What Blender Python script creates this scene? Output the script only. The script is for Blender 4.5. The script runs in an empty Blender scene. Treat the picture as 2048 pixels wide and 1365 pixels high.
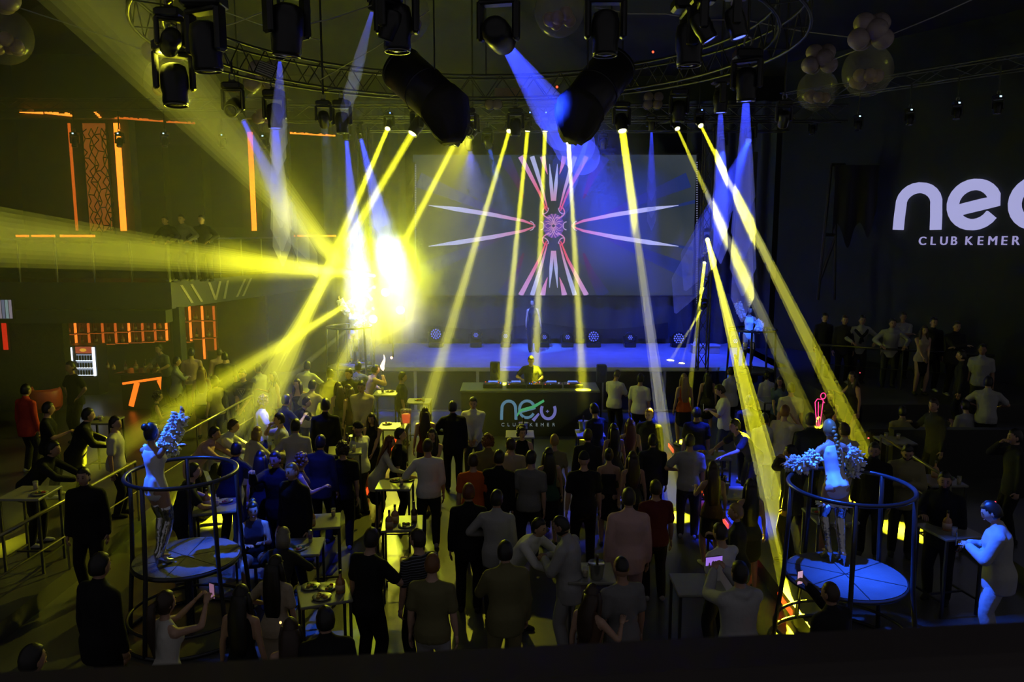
import bpy, math, random
import numpy as np
from mathutils import Vector, Matrix
rnd = random.Random(7)
R = math.radians
SC = bpy.context.scene
COL = SC.collection
# ------------------------------------------------------------------ camera
F = 1569.0
PITCH = R(8.0)
CAMZ = 5.2
cam = bpy.data.cameras.new('camera'); camo = bpy.data.objects.new('camera', cam); COL.objects.link(camo)
camo.location = (0, 0, CAMZ); camo.rotation_euler = (math.pi/2 - PITCH, 0, 0)
cam.sensor_width = 36; cam.lens = 36*F/2048; cam.clip_start = .05; cam.clip_end = 200
cam.dof.use_dof = True; cam.dof.focus_distance = 15; cam.dof.aperture_fstop = 6.0
SC.camera = camo
# ------------------------------------------------------------------ world, exposure, renderer limits
W = bpy.data.worlds.new('world'); SC.world = W; W.use_nodes = True
W.node_tree.nodes['Background'].inputs[0].default_value = (.90, .86, .92, 1)
W.node_tree.nodes['Background'].inputs[1].default_value = .08
SC.view_settings.view_transform = 'Standard'; SC.view_settings.look = 'None'
SC.view_settings.exposure = 0; SC.view_settings.gamma = 1; SC.view_settings.use_curve_mapping = False
cy = SC.cycles
cy.use_denoising = True; cy.max_bounces = 4; cy.diffuse_bounces = 1; cy.glossy_bounces = 2
cy.transmission_bounces = 4; cy.volume_bounces = 1; cy.transparent_max_bounces = 64
cy.caustics_reflective = False; cy.caustics_refractive = False
cy.sample_clamp_direct = 0; cy.sample_clamp_indirect = 1.5; cy.use_light_tree = True
cy.use_adaptive_sampling = True; cy.adaptive_threshold = .13; cy.adaptive_min_samples = 14
cy.volume_step_rate = 1.5; cy.volume_max_steps = 96

def ray(px, py):
    cx = (px-1024)/F; c = -(py-682.5)/F
    return Vector((cx, math.cos(PITCH)+c*math.sin(PITCH), -math.sin(PITCH)+c*math.cos(PITCH)))
def at_y(px, py, y):
    d = ray(px, py); t = y/d.y
    return Vector((d.x*t, y, CAMZ+d.z*t))
def at_z(px, py, z):
    d = ray(px, py); t = (z-CAMZ)/d.z
    return Vector((d.x*t, d.y*t, z))

# ------------------------------------------------------------------ materials
MATS = {}
def mat(name, col, rough=.6, metal=0., emit=None, es=0., var=.12, vs=6., bump=0., bs=40., trans=0., alpha=1., spec=.5):
    if name in MATS: return MATS[name]
    m = bpy.data.materials.new(name); m.use_nodes = True; nt = m.node_tree; b = nt.nodes['Principled BSDF']
    b.inputs['Base Color'].default_value = (*col, 1); b.inputs['Roughness'].default_value = rough
    b.inputs['Metallic'].default_value = metal; b.inputs['Specular IOR Level'].default_value = spec
    if trans: b.inputs['Transmission Weight'].default_value = trans
    if alpha < 1: b.inputs['Alpha'].default_value = alpha
    if emit:
        b.inputs['Emission Color'].default_value = (*emit, 1); b.inputs['Emission Strength'].default_value = es
    if var or bump:
        tc = nt.nodes.new('ShaderNodeTexCoord'); n = nt.nodes.new('ShaderNodeTexNoise')
        n.inputs['Scale'].default_value = vs; n.inputs['Detail'].default_value = 3
        nt.links.new(tc.outputs['Object'], n.inputs['Vector'])
        if var:
            r = nt.nodes.new('ShaderNodeMapRange'); r.inputs[3].default_value = 1-var; r.inputs[4].default_value = 1+var
            mx = nt.nodes.new('ShaderNodeVectorMath'); mx.operation = 'SCALE'; mx.inputs[0].default_value = col
            nt.links.new(n.outputs[0], r.inputs[0]); nt.links.new(r.outputs[0], mx.inputs['Scale'])
            nt.links.new(mx.outputs[0], b.inputs['Base Color'])
        if bump:
            n2 = nt.nodes.new('ShaderNodeTexNoise'); n2.inputs['Scale'].default_value = bs; n2.inputs['Detail'].default_value = 2
            nt.links.new(tc.outputs['Object'], n2.inputs['Vector'])
            bp = nt.nodes.new('ShaderNodeBump'); bp.inputs['Strength'].default_value = bump; bp.inputs['Distance'].default_value = .02
            nt.links.new(n2.outputs[0], bp.inputs['Height']); nt.links.new(bp.outputs[0], b.inputs['Normal'])
    MATS[name] = m; return m
def emat(name, col, s, big=False):
    if name in MATS: return MATS[name]
    m = bpy.data.materials.new(name); m.use_nodes = True; nt = m.node_tree
    b = nt.nodes['Principled BSDF']; b.inputs['Base Color'].default_value = (.02, .02, .02, 1)
    b.inputs['Emission Color'].default_value = (*col, 1); b.inputs['Emission Strength'].default_value = s
    m.cycles.emission_sampling = 'FRONT' if big else 'NONE'
    MATS[name] = m; return m
def volmat(name, col, dens, g=0., noise=None, step=1.):
    if name in MATS: return MATS[name]
    m = bpy.data.materials.new(name); m.use_nodes = True; nt = m.node_tree
    nt.nodes.remove(nt.nodes['Principled BSDF']); out = nt.nodes['Material Output']
    v = nt.nodes.new('ShaderNodeVolumeScatter'); v.inputs['Color'].default_value = (*col, 1)
    v.inputs['Density'].default_value = dens; v.inputs['Anisotropy'].default_value = g
    nt.links.new(v.outputs[0], out.inputs['Volume'])
    if noise: noise(nt, v)
    MATS[name] = m; return m

# ------------------------------------------------------------------ mesh building
class MB:
    def __init__(s): s.v = []; s.f = []; s.m = []; s.sm = []; s.mi = 0; s.smooth = False
    def add(s, vs, fs):
        o = len(s.v); s.v += [tuple(p) for p in vs]
        for f in fs: s.f.append([i+o for i in f]); s.m.append(s.mi); s.sm.append(s.smooth)
        return s
    def box(s, lo, hi, M=None):
        x0, y0, z0 = lo; x1, y1, z1 = hi
        vs = [Vector(p) for p in ((x0,y0,z0),(x1,y0,z0),(x1,y1,z0),(x0,y1,z0),(x0,y0,z1),(x1,y0,z1),(x1,y1,z1),(x0,y1,z1))]
        if M is not None: vs = [M @ p for p in vs]
        return s.add(vs, [(0,3,2,1),(4,5,6,7),(0,1,5,4),(1,2,6,5),(2,3,7,6),(3,0,4,7)])
    def cbox(s, c, d, M=None):
        return s.box([c[i]-d[i]/2 for i in range(3)], [c[i]+d[i]/2 for i in range(3)], M)
    def bbox(s, lo, hi, b=.01, M=None):     # chamfered box
        x0, y0, z0 = lo; x1, y1, z1 = hi
        ring = lambda x0,y0,x1,y1,c: [(x0+c,y0),(x1-c,y0),(x1,y0+c),(x1,y1-c),(x1-c,y1),(x0+c,y1),(x0,y1-c),(x0,y0+c)]
        vs = []
        for z, i in ((z0, b), (z0+b, 0), (z1-b, 0), (z1, b)):
            vs += [Vector((p[0], p[1], z)) for p in ring(x0+i, y0+i, x1-i, y1-i, b)]
        if M is not None: vs = [M @ p for p in vs]
        fs = [tuple(range(7, -1, -1)), tuple(range(24, 32))]
        for k in range(3):
            for i in range(8): fs.append((k*8+i, k*8+(i+1) % 8, k*8+8+(i+1) % 8, k*8+8+i))
        return s.add(vs, fs)
    def tube(s, pts, rad, n=8, cap=True, closed=False, up=None, flat=None):
        pts = [Vector(p) for p in pts]; k = len(pts)
        if not hasattr(rad, '__len__'): rad = [rad]*k
        vs = []; fs = []; pu = None
        for i, p in enumerate(pts):
            if closed: t = pts[(i+1) % k]-pts[i-1]
            else: t = pts[min(i+1, k-1)]-pts[max(i-1, 0)]
            t.normalize()
            if pu is None:
                a = Vector(up) if up else (Vector((0,0,1)) if abs(t.z) < .9 else Vector((0,1,0)))
            else: a = pu
            u = (a-t*a.dot(t)).normalized(); w = t.cross(u); pu = u
            r = rad[i]; rx, ry = r if hasattr(r, '__len__') else (r, r)
            for j in range(n):
                q = 2*math.pi*j/n
                vs.append(p+w*(math.cos(q)*rx)+u*(math.sin(q)*ry))
        for i in range(k if closed else k-1):
            for j in range(n):
                a = i*n+j; b_ = i*n+(j+1) % n; c = ((i+1) % k)*n
                fs.append((a, b_, c+(j+1) % n, c+j))
        if cap and not closed:
            fs.append(tuple(range(n-1, -1, -1))); fs.append(tuple(range((k-1)*n, k*n)))
        return s.add(vs, fs)
    def cyl(s, a, b, r, n=12, r2=None): return s.tube([a, b], [r, r if r2 is None else r2], n)
    def lathe(s, prof, n=16, M=None):       # prof: (r,z) list bottom to top
        vs = []; fs = []
        for r, z in prof:
            for j in range(n):
                q = 2*math.pi*j/n; vs.append(Vector((r*math.cos(q), r*math.sin(q), z)))
        if M is not None: vs = [M @ p for p in vs]
        for i in range(len(prof)-1):
            for j in range(n): fs.append((i*n+j, i*n+(j+1) % n, (i+1)*n+(j+1) % n, (i+1)*n+j))
        fs.append(tuple(range(n-1, -1, -1))); fs.append(tuple(range((len(prof)-1)*n, len(prof)*n)))
        return s.add(vs, fs)
    def ball(s, c, r, n=12, k=8, M=None):
        r = r if hasattr(r, '__len__') else (r, r, r); c = Vector(c)
        vs = []; fs = []
        for i in range(1, k):
            a = math.pi*i/k
            for j in range(n):
                q = 2*math.pi*j/n
                p = Vector((r[0]*math.sin(a)*math.cos(q), r[1]*math.sin(a)*math.sin(q), -r[2]*math.cos(a)))
                vs.append((M @ p if M is not None else p)+c)
        for d in (-1, 1):
            p = Vector((0, 0, d*r[2])); vs.append((M @ p if M is not None else p)+c)
        for i in range(k-2):
            for j in range(n): fs.append((i*n+j, i*n+(j+1) % n, (i+1)*n+(j+1) % n, (i+1)*n+j))
        b0 = (k-1)*n
        for j in range(n):
            fs.append((b0, (j+1) % n, j)); fs.append((b0+1, (k-2)*n+j, (k-2)*n+(j+1) % n))
        return s.add(vs, fs)
    def prism(s, poly, y0, y1, M=None):     # poly in (x,z), extruded along y
        n = len(poly); vs = [Vector((p[0], y0, p[1])) for p in poly]+[Vector((p[0], y1, p[1])) for p in poly]
        if M is not None: vs = [M @ p for p in vs]
        fs = [tuple(range(n)), tuple(range(2*n-1, n-1, -1))]+[(i, i+n, (i+1) % n+n, (i+1) % n) for i in range(n)]
        return s.add(vs, fs)
    def mesh(s, name, mats):
        me = bpy.data.meshes.new(name); me.from_pydata(s.v, [], s.f)
        for m in (mats if isinstance(mats, (list, tuple)) else [mats]): me.materials.append(m)
        me.polygons.foreach_set('material_index', s.m); me.polygons.foreach_set('use_smooth', s.sm); me.update()
        return me
    def build(s, name, mats, parent=None, loc=None, rz=0.):
        return link(name, s.mesh(name, mats), parent, loc, rz)
def link(name, me, parent=None, loc=None, rz=0.):
    o = bpy.data.objects.new(name, me); COL.objects.link(o)
    if parent is not None: o.parent = parent
    if loc is not None: o.location = loc
    if rz: o.rotation_euler = (0, 0, rz)
    return o
def sm(mb): mb.smooth = True; return mb
def tag(o, label=None, cat=None, group=None, kind=None):
    if label: o['label'] = label
    if cat: o['category'] = cat
    if group: o['group'] = group
    if kind: o['kind'] = kind
    return o
def empty(name, loc=(0,0,0), rz=0., label=None, cat=None, group=None, kind=None):
    o = bpy.data.objects.new(name, None); COL.objects.link(o); o.location = loc; o.rotation_euler = (0, 0, rz); o.empty_display_size = .1
    return tag(o, label, cat, group, kind)
def copy_tree(o, parent=None):
    c = o.copy(); COL.objects.link(c); c.parent = parent
    for ch in list(o.children): copy_tree(ch, c)
    return c
def frame(d, up=(0, 0, 1)):                 # rotation whose local -Z looks along d
    return Vector(d).to_track_quat('-Z', 'Y').to_matrix().to_4x4()
YEL = (1., .98, .015); BLU = (.01, .035, 1.)
HAZE_Y = dict(); 
def beam_light(p, q, r0, spread, power, col, vol, parent, length=None, KS=2.2, shells=((1., 1.), (.62, 1.)), tail=.7):
    """a lamp at the lens and the hazy air its shaft passes through, from p towards q"""
    p = Vector(p); q = Vector(q); d = (q-p); L = length or d.length; d.normalize()
    li = bpy.data.lights.new('lamp', 'AREA'); li.shape = 'DISK'; li.size = 2*r0; li.spread = R(spread)*KS
    li.energy = power; li.color = col
    lo = bpy.data.objects.new('lamp', li); COL.objects.link(lo)
    Mw = Matrix.Translation(p) @ frame(d)
    pinv = parent.matrix_basis.inverted()
    lo.parent = parent; lo.matrix_local = pinv @ Mw
    t = math.tan(R(spread)/2)
    for n, (k, l) in enumerate(shells):                    # nested shafts: dense core, thinner rim and tail
        mb = MB(); mb.smooth = True; rr = (r0*.55+L*l*t)*k
        mb.tube([(0,0,-.01), (0,0,-L*l), (0,0,-L*l-rr*tail)], [r0*.55*k, rr, rr*.1], 20)
        b = mb.build('light_beam' if n == 0 else 'beam_core', vol, parent); b.matrix_local = pinv @ Mw
    return lo
# ------------------------------------------------------------------ base materials
M_blk = mat('black_metal', (.012, .012, .012), .38, .0, var=.2, spec=.6)
M_blkp = mat('black_plastic', (.014, .014, .015), .32, var=.1)
M_steel = mat('dull_steel', (.22, .22, .2), .35, .9)
M_floor = mat('club_floor', (.06, .06, .055), .34, var=.35, vs=1.4, bump=.05)
M_wall = mat('black_wall', (.020, .024, .021), .8, var=.3, vs=.8)
M_wallL = mat('bounce_tinted_wall', (.05, .055, .03), .8, var=.35, vs=.9)  # olive of the yellow bounce light put into the wall colour
M_ceil = mat('ceiling_black', (.014, .014, .012), .9, var=.3, vs=.7)
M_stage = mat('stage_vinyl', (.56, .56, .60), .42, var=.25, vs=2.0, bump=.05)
M_wood = mat('dark_wood', (.02, .012, .01), .4, var=.3, vs=9)
M_or = emat('orange_led', (1., .22, .02), 2.2)
M_red = emat('red_led', (1., .07, .01), 1.6)
def struct(mb, name, m, **k):
    return tag(mb.build(name, m), kind='structure', **k)
SX = 1.3       # centre line of the stage
# floors
struct(MB().box((-16, 1.5, -.2), (16, 34, 0)), 'floor', M_floor)
pl = struct(MB().box((-6.2, 4, .0), (-2.85, 19.4, .25)), 'floor_platform_left', M_floor)
pr = struct(MB().box((3.75, 4, .0), (7.2, 19.4, .25)), 'floor_platform_right', M_floor)
tl = struct(MB().box((-15.5, 5, .0), (-6.2, 26, .5)), 'floor_terrace_left', M_floor)
tr = struct(MB().box((7.2, 5, .0), (16, 16.5, .5)), 'floor_terrace_right', M_floor)
tr2 = struct(MB().box((7.6, 17.4, .0), (16, 26, 1.3)), 'floor_gallery_right', M_floor)
tr3 = struct(MB().box((7.4, 16.5, .0), (16, 17.4, .9)), 'floor_step_right', M_floor)
for i in range(9):                                    # orange lights set into the step risers
    if i >= 6: MB().box((-2.853, 5.2+i*1.56, .07), (-2.835, 6.6+i*1.56, .2)).build('step_light', M_red, pl)
    MB().box((3.735, 5.2+i*1.56, .09), (3.753, 5.75+i*1.56, .17)).build('step_light', M_red, pr)
struct(MB().box((-16, 28.6, 0), (16, 28.9, 11)), 'wall_back', M_wall)
struct(MB().box((-15.8, 3, 0), (-15.5, 28.6, 11)), 'wall_left', M_wallL)
# slanted right wall
a, b = Vector((8.9, 26.5, 0)), Vector((15.6, 15.0, 0)); t = (b-a).normalized(); nn = Vector((-t.y, t.x, 0))
WR_A, WR_T, WR_N = a, t, Vector((t.y, -t.x, 0))
wr = MB(); c = [a, b, b+nn*.2, a+nn*.2]
wr.add([*(Vector((p.x, p.y, 0)) for p in c), *(Vector((p.x, p.y, 11)) for p in c)], [(0,3,2,1),(4,5,6,7),(0,1,5,4),(1,2,6,5),(2,3,7,6),(3,0,4,7)])
struct(wr, 'wall_right', M_wall)
struct(MB().box((-16, 9, 10.6), (16, 29, 10.8)), 'ceiling', M_ceil)
# stage
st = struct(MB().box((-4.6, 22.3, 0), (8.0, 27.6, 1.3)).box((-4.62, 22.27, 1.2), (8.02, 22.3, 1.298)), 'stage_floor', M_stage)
for i in range(7):
    MB().box((-4.55+i*1.8, 22.262, .06), (-4.6+i*1.8+1.76, 22.28, 1.18)).build('fascia_panel', M_blkp, st)

def floor_at(x, y):
    if -4.6 < x < 8 and y > 22.3: return 1.3
    if x > 7.6 and y >= 17.4: return 1.3
    if x > 7.4 and 16.5 < y < 17.4: return .9
    if x > 7.2 and y <= 16.5: return .5
    if x < -6.2 and 5 < y < 26: return .5
    if 4 < y < 19.4 and (3.75 < x < 7.2 or -6.2 < x < -2.85): return .25
    return 0.
# ------------------------------------------------------------------ moving heads and their beams
V_y = volmat('hazy_air_beam', (1, 1, 1), .0125)
V_b = volmat('hazy_air_wash', (1, 1, 1), .034)
M_lensd = mat('dark_lens', (.02, .02, .025), .08, spec=.9)
M_lcd = emat('small_display', (.45, .8, 1.), 2.5)
def mh_meshes(k):
    base = MB(); base.bbox((-.17, -.13, .30), (.17, .13, .42), .025); base.box((-.05,-.05,.42),(.05,.05,.46))
    yoke = MB()
    for s in (-1, 1):
        yoke.bbox((s*.17-.03, -.06, -.06), (s*.17+.03, .06, .31), .02)
    yoke.bbox((-.18, -.07, .26), (.18, .07, .31), .015)
    head = sm(MB()); head.lathe([(.06,.20),(.115,.17),(.135,.08),(.135,-.05),(.12,-.10),(.125,-.18),(.11,-.21),(.085,-.20)][::-1], 16)
    lens = sm(MB()); lens.lathe([(.02,-.216),(.085,-.207),(.088,-.195)], 16)
    trim = MB(); trim.smooth = True
    trim.tube([(.113*math.cos(q), .113*math.sin(q), -.212) for q in [2*math.pi*i/16 for i in range(16)]], .007, 5, closed=True)
    clamp = MB(); clamp.tube([(.03,0,.46),(.05,0,.5),(.04,0,.56),(0,0,.585),(-.04,0,.56),(-.05,0,.5),(-.03,0,.46)], .014, 5)
    return dict(base=base.mesh('base', M_blkp), yoke=yoke.mesh('yoke', M_blk), head=head.mesh('head', M_blkp), lens=lens.mesh('lens', M_lensd),
                lens_trim=trim.mesh('lens_trim', M_steel), clamp=clamp.mesh('clamp', M_steel))
MH = mh_meshes(1)
def moving_head(p, aim, s, label, group=None, glow=None, name='moving_head_light', lcd=False, trim=True, hang=None):
    """p: lens centre, aim: point the head looks at, s: scale"""
    p = Vector(p); d = (Vector(aim)-p).normalized(); piv = p-d*.215*s
    o = empty(name, piv+Vector((0,0,.585*s)), label=label, cat='stage light', group=group)
    az = math.atan2(d.y, d.x)+math.pi/2 if abs(d.x)+abs(d.y) > .03 else 0.
    S = Matrix.Scale(s, 4); off = Matrix.Translation((0,0,-.585*s))
    Mz = off @ Matrix.Rotation(az, 4, 'Z') @ S
    Mh = off @ frame(d) @ S
    hd_ = None
    for k in ('clamp', 'base', 'yoke', 'head', 'lens'):
        c = link(k, MH[k], hd_ if k == 'lens' else o)
        if k != 'lens': c.matrix_local = Mh if k == 'head' else (off @ S if k == 'base' else Mz)
        if k == 'head': hd_ = c
        if k == 'lens' and glow: c.material_slots[0].link = 'OBJECT'; c.material_slots[0].material = glow; c['label'] = 'glowing lens'
        if k == 'head' and trim:
            r = link('lens_trim', MH['lens_trim'], hd_)
    top = piv.z+.585*s
    if hang == 8.0:                     # straight to the ceiling where no truss runs overhead
        rr_ = math.hypot(piv.x+.55, piv.y-12.5)
        if abs(rr_-4.6) > .4 and min(abs(piv.y-t_) for t_ in (20.9, 22.9, 9.2)) > .35: hang = 10.58
    if hang is not None and hang > top+.01:
        MB().cyl((0,0,-.02), (0,0,hang-top), .02, 6).build('drop_pipe', M_blk, o)
    if lcd:
        l = MB().box((-.035*s, -.136*s, -.25*s), (.035*s, -.128*s, -.2*s)).build('display', M_lcd, o); l['label'] = 'pale blue lit display'
    return o, d
G_y = emat('lens_yellow', (1., 1., .25), 12.)
G_b = emat('lens_blue', (.08, .12, 1.), 3.)
PW = 50.
BY = [  # name, lens pixel, depth, end point, spread, power, scale, label
 ((775,258), 20.5, at_z(452,1015,.4), 1.7, 1.5, .72, 'leftmost overhead light, its yellow beam falls to the far left tables'),
 ((824,268), 17.0, at_z(468,866,1.4), 1.9, 1.3, 1., 'overhead light beside the draped black tube, second yellow beam from left'),
 ((908,290), 17.2, at_z(640,812,1.3), 1.9, 1., .9, 'overhead light behind the left draped tube, yellow beam into the smoke'),
 ((1018,263), 20.8, at_z(852,822,1.6), 1.4, .8, .72, 'overhead light, yellow beam ending on a long haired woman'),
 ((1055,263), 20.8, at_z(1004,768,1.2), 1.4, 1.1, .72, 'overhead light, yellow beam on the left end of the mixing desk'),
 ((1090,263), 20.8, at_z(1070,762,1.25), 1.4, 1.0, .72, 'overhead light, yellow beam on the mixing desk before the performer'),
 ((1137,287), 20.8, at_z(1166,780,1.2), 1.4, 1.0, .72, 'overhead light, yellow beam on the right end of the booth'),
 ((1245,263), 17.2, at_z(1348,1010,.2), 1.6, 2.8, 1., 'overhead light with lit rim, yellow beam past the stage front'),
 ((1355,258), 20.5, at_z(1622,850,1.4), 1.7, 1.9, .72, 'overhead light above right screen edge, second yellow beam from right'),
 ((1402,252), 20.0, at_z(1728,905,1.3), 1.7, 4.0, .72, 'rightmost overhead light with a yellow beam'),
 ((1415,480), 21.5, at_z(1612,1245,.25), 1.9, 6.0, .62, 'topmost light on the right mast, strongest yellow beam'),
 ((1409,526), 21.5, at_z(1374,830,.8), 1.5, .9, .5, 'second light down the right mast, steep yellow beam'),
 ((1408,573), 21.5, at_z(1365,727,1.3), 1.5, .5, .5, 'third light down the right mast, yellow beam on the stage floor'),
 ((1405,618), 21.5, at_z(1341,721,1.3), 1.5, .5, .5, 'lowest light on the right mast, slanted yellow beam on the stage floor'),
 ((748,552), 21.7, at_y(-60,468,8.5), 2.8, 4.5, .55, 'light on the left mast, broad yellow beam sweeping out to the left edge'),
 ((742,598), 21.7, at_y(80,-150,8.0), 4.2, 3.4, .55, 'light on the left mast, broad dim yellow beam up to the top left'),
 ((748,575), 21.7, at_z(10,1036,.9), 2.6, 2.6, .55, 'light on the left mast, yellow beam down to the left handrail'),
 ((746,618), 21.7, at_z(560,770,1.5), 2.2, 1.2, .55, 'lowest light on the left mast, short dim yellow beam'),
]
for (px, D, q, spr, pw, s, lab) in BY:
    p = at_y(px[0], px[1], D)
    o, d = moving_head(p, q, s, lab, 'lights throwing yellow beams', G_y, hang=8.0 if px[1] < 300 else None)
    beam_light(p+d*.02, q, .078*s, spr, pw*PW, YEL, V_y, o, shells=((1., 1.), (.84, 1.), (.68, 1.), (.52, 1.), (.36, 1.)) if px[0] < 760 else ((1., 1.), (.62, 1.)))

# ------------------------------------------------------------------ trusses
M_tr = mat('truss_metal', (.075, .075, .07), .4, .6, var=.1)
def unit_bar(): return MB().tube([(0,0,0), (0,0,1)], 1., 6).mesh('brace', M_tr)
UB = unit_bar()
def bar(a, b, r, parent, name='brace'):
    a = Vector(a); b = Vector(b); d = b-a
    o = link(name, UB, parent); q = d.to_track_quat('Z', 'Y').to_matrix().to_4x4()
    o.matrix_local = Matrix.Translation(a) @ q @ Matrix.Diagonal((r, r, d.length, 1)); return o
def truss(a, b, w, n, label, name='lighting_truss', r=.022):
    a = Vector(a); b = Vector(b); o = empty(name, a, label=label, cat='truss'); d = b-a; t = d.normalized()
    side = t.cross(Vector((0,0,1))); side = side.normalized()*w/2 if side.length > .1 else Vector((w/2,0,0)); up = side.cross(t).normalized()*w/2
    if abs(t.z) > .9: up = Vector((0, w/2, 0))
    C = [side+up, side-up, -side-up, -side+up]
    for c in C: bar(c, d+c, r, o, 'chord')
    for i in range(n):
        for k in range(4):
            p = C[k] if i % 2 == 0 else C[(k+1) % 4]; q = C[(k+1) % 4] if i % 2 == 0 else C[k]
            bar(d*(i/n)+p, d*((i+1)/n)+q, r*.5, o)
    return o
RC = Vector((-.55, 12.5, 0)); RR = 4.6
o = empty('ring_truss', (RC.x, RC.y, 8.2), label='circular lattice lighting truss hung over the dance floor', cat='truss')
for r, z in ((RR-.2, -.25), (RR+.2, -.25), (RR-.2, .2), (RR+.2, .2)):
    m = sm(MB()); m.tube([(r*math.cos(q), r*math.sin(q), z) for q in [2*math.pi*i/72 for i in range(72)]], .024, 6, closed=True); m.build('chord', M_tr, o)
NS = 44
for i in range(NS):
    q0 = 2*math.pi*i/NS; q1 = 2*math.pi*(i+1)/NS
    P = lambda r, q, z: Vector((r*math.cos(q), r*math.sin(q), z))
    if math.sin(q0) < -.75: continue
    for r in (RR-.2, RR+.2):
        bar(P(r, q0, -.25), P(r, (q0+q1)/2, .2), .011, o); bar(P(r, (q0+q1)/2, .2), P(r, q1, -.25), .011, o)
    if i % 2 == 0: bar(P(RR-.2, q0, -.25), P(RR+.2, q0, -.25), .011, o)
for q in (.6, 1.57, 2.5, 3.6): bar((RR*math.cos(q), RR*math.sin(q), .2), (RR*math.cos(q), RR*math.sin(q), 2.35), .012, o, 'suspension_rod')
truss((-6.2, 20.9, 8.2), (8.6, 20.9, 8.2), .4, 28, 'straight lattice truss across the front of the stage')
truss((-4.2, 22.9, 8.2), (7.8, 22.9, 8.2), .4, 22, 'lattice truss over the middle of the stage behind the front one')
truss((-6.5, 9.2, 8.35), (7, 9.2, 8.35), .4, 24, 'straight lattice truss nearest the camera, large lights hang from it')
truss((-14.0, 22.0, 8.6), (-6.0, 22.0, 8.6), .3, 16, 'thin truss over the left balcony carrying small lights')
truss((7.4, 22.1, 8.75), (11.9, 15.8, 8.75), .3, 14, 'slanting truss along the right wall carrying small lights')
for x, z0, z1, lab in ((at_y(1412,500,21.72).x+.05, 1.3, 8.0, 'upright light mast at the right edge of the screen'), (at_y(740,580,22.0).x-.1, 0, 8.0, 'upright light mast left of the screen in the smoke')):
    yy = 21.95 if x > 0 else 22.05; truss((x, yy, z0), (x, yy, z1), .28, 14, lab, 'light_mast')
# unlit heads -----------------------------------------------------------
def down(p, dx=0, dy=0): return Vector(p)+Vector((dx, dy, -3))
HEADS = [ # px, depth, scale, aim offset, label
 ((795,104), 9.2, 1.25, (0,0), 'large black moving head hanging straight down, pale ring around its lens, upper left of centre'),
 ((1210,112), 9.4, 1.2, (0,0), 'large black moving head right of the hanging balloon, pale lens ring'),
 ((1378,133), 9.6, 1.2, (.1,0), 'large black moving head right of centre, wide body with pale lens ring'),
 ((573,113), 9.2, 1.35, (-.3,.3), 'largest black moving head at upper left with yellow glints on its yoke'),
 ((418,145), 9.4, 1.35, (.1,.2), 'black moving head in the upper left cluster, shiny barrel'),
 ((352,212), 10.2, 1.25, (.1,-.2), 'lowest black moving head of the upper left cluster before a balloon'),
 ((685,267), 16.0, 1.0, (0,0), 'black moving head on the ring truss, left of the yellow beams'),
 ((1031,272), 17.3, .9, (0,0), 'slim black moving head on the ring between two yellow beams'),
 ((935,262), 17.0, .95, (0,-6), 'black moving head turned sideways right of the left draped tube'),
 ((1357,244), 16.3, 1.0, (0,0), 'black moving head on the ring above the right half of the screen'),
 ((461,222), 13.5, .95, (.4,-6), 'moving head facing the camera with hexagonal bezel, left of the ring'),
]
for (px, D, s, a, lab) in HEADS:
    p = at_y(px[0], px[1], D); moving_head(p, down(p, *a), s, lab, 'unlit moving heads on the trusses', hang=8.0)
# blue washes -----------------------------------------------------------
BB = [ # lens px, depth, aim, spread, power, scale, label, beam length
 ((1008,86), 9.8, at_y(1172,325,16.5), 9., 2.6, 1.25, 'tilted moving head at top centre with a broad blue beam', 6.8),
 ((1492,203), 12.5, at_y(1488,420,12.6), 9., 1.4, 1.2, 'moving head at upper right with a blue beam straight down', 3.2),
 ((1497,282), 20.5, at_y(1430,440,19.0), 14., 2.0, .8, 'blue light below the right truss slanting left and down', 5.0),
 ((551,257), 14.5, at_y(560,420,14.5), 12., .3, 1.05, 'blue lit moving head hanging before a balloon at upper left', 2.2),
 ((486,240), 18.5, at_y(585,450,19), 12., .45, .8, 'small moving head at left with a blue beam towards the smoke', 3.6),
 ((693,280), 20.8, at_y(705,420,21), 9., 1.3, .7, 'small light with a short blue beam, left of the smoke', 3.0),
 ((722,278), 20.8, at_y(770,470,21), 11., 1.7, .7, 'small light with a blue beam reaching down into the smoke', 3.6),
 ((1303,262), 20.8, at_y(1303,420,21), 8., .6, .7, 'small light with a faint blue beam over the screen', 2.4),
 ((1441,226), 15.0, at_y(1441,420,15), 8., .7, 1.0, 'blue tinted moving head left of the upper right light', 2.6),
 ((1180,262), 20.8, at_y(1145,370,21), 8., .6, .7, 'small light with a faint blue beam slanting left over the screen', 2.2),
 ((560,118), 9.6, at_y(556,330,10), 14., .35, .5, 'small lamp behind the largest upper left moving head, faint blue beam', 1.2),
 ((745,20), 12.0, at_y(700,190,12.5), 10., .25, .6, 'lamp at the top left of centre with a pale blue shaft', 1.6),
]
for (px, D, q, spr, pw, s, lab, L) in BB:
    p = at_y(px[0], px[1], D); o, d = moving_head(p, q, s, lab, 'lights throwing blue beams', G_b, hang=8.0)
    beam_light(p+d*.02, q, .082*s, spr, pw*50, BLU, V_b, o, length=L, KS=1.55, shells=((1., .45), (.92, .62), (.8, .8), (.62, .95)), tail=2.2)
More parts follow.
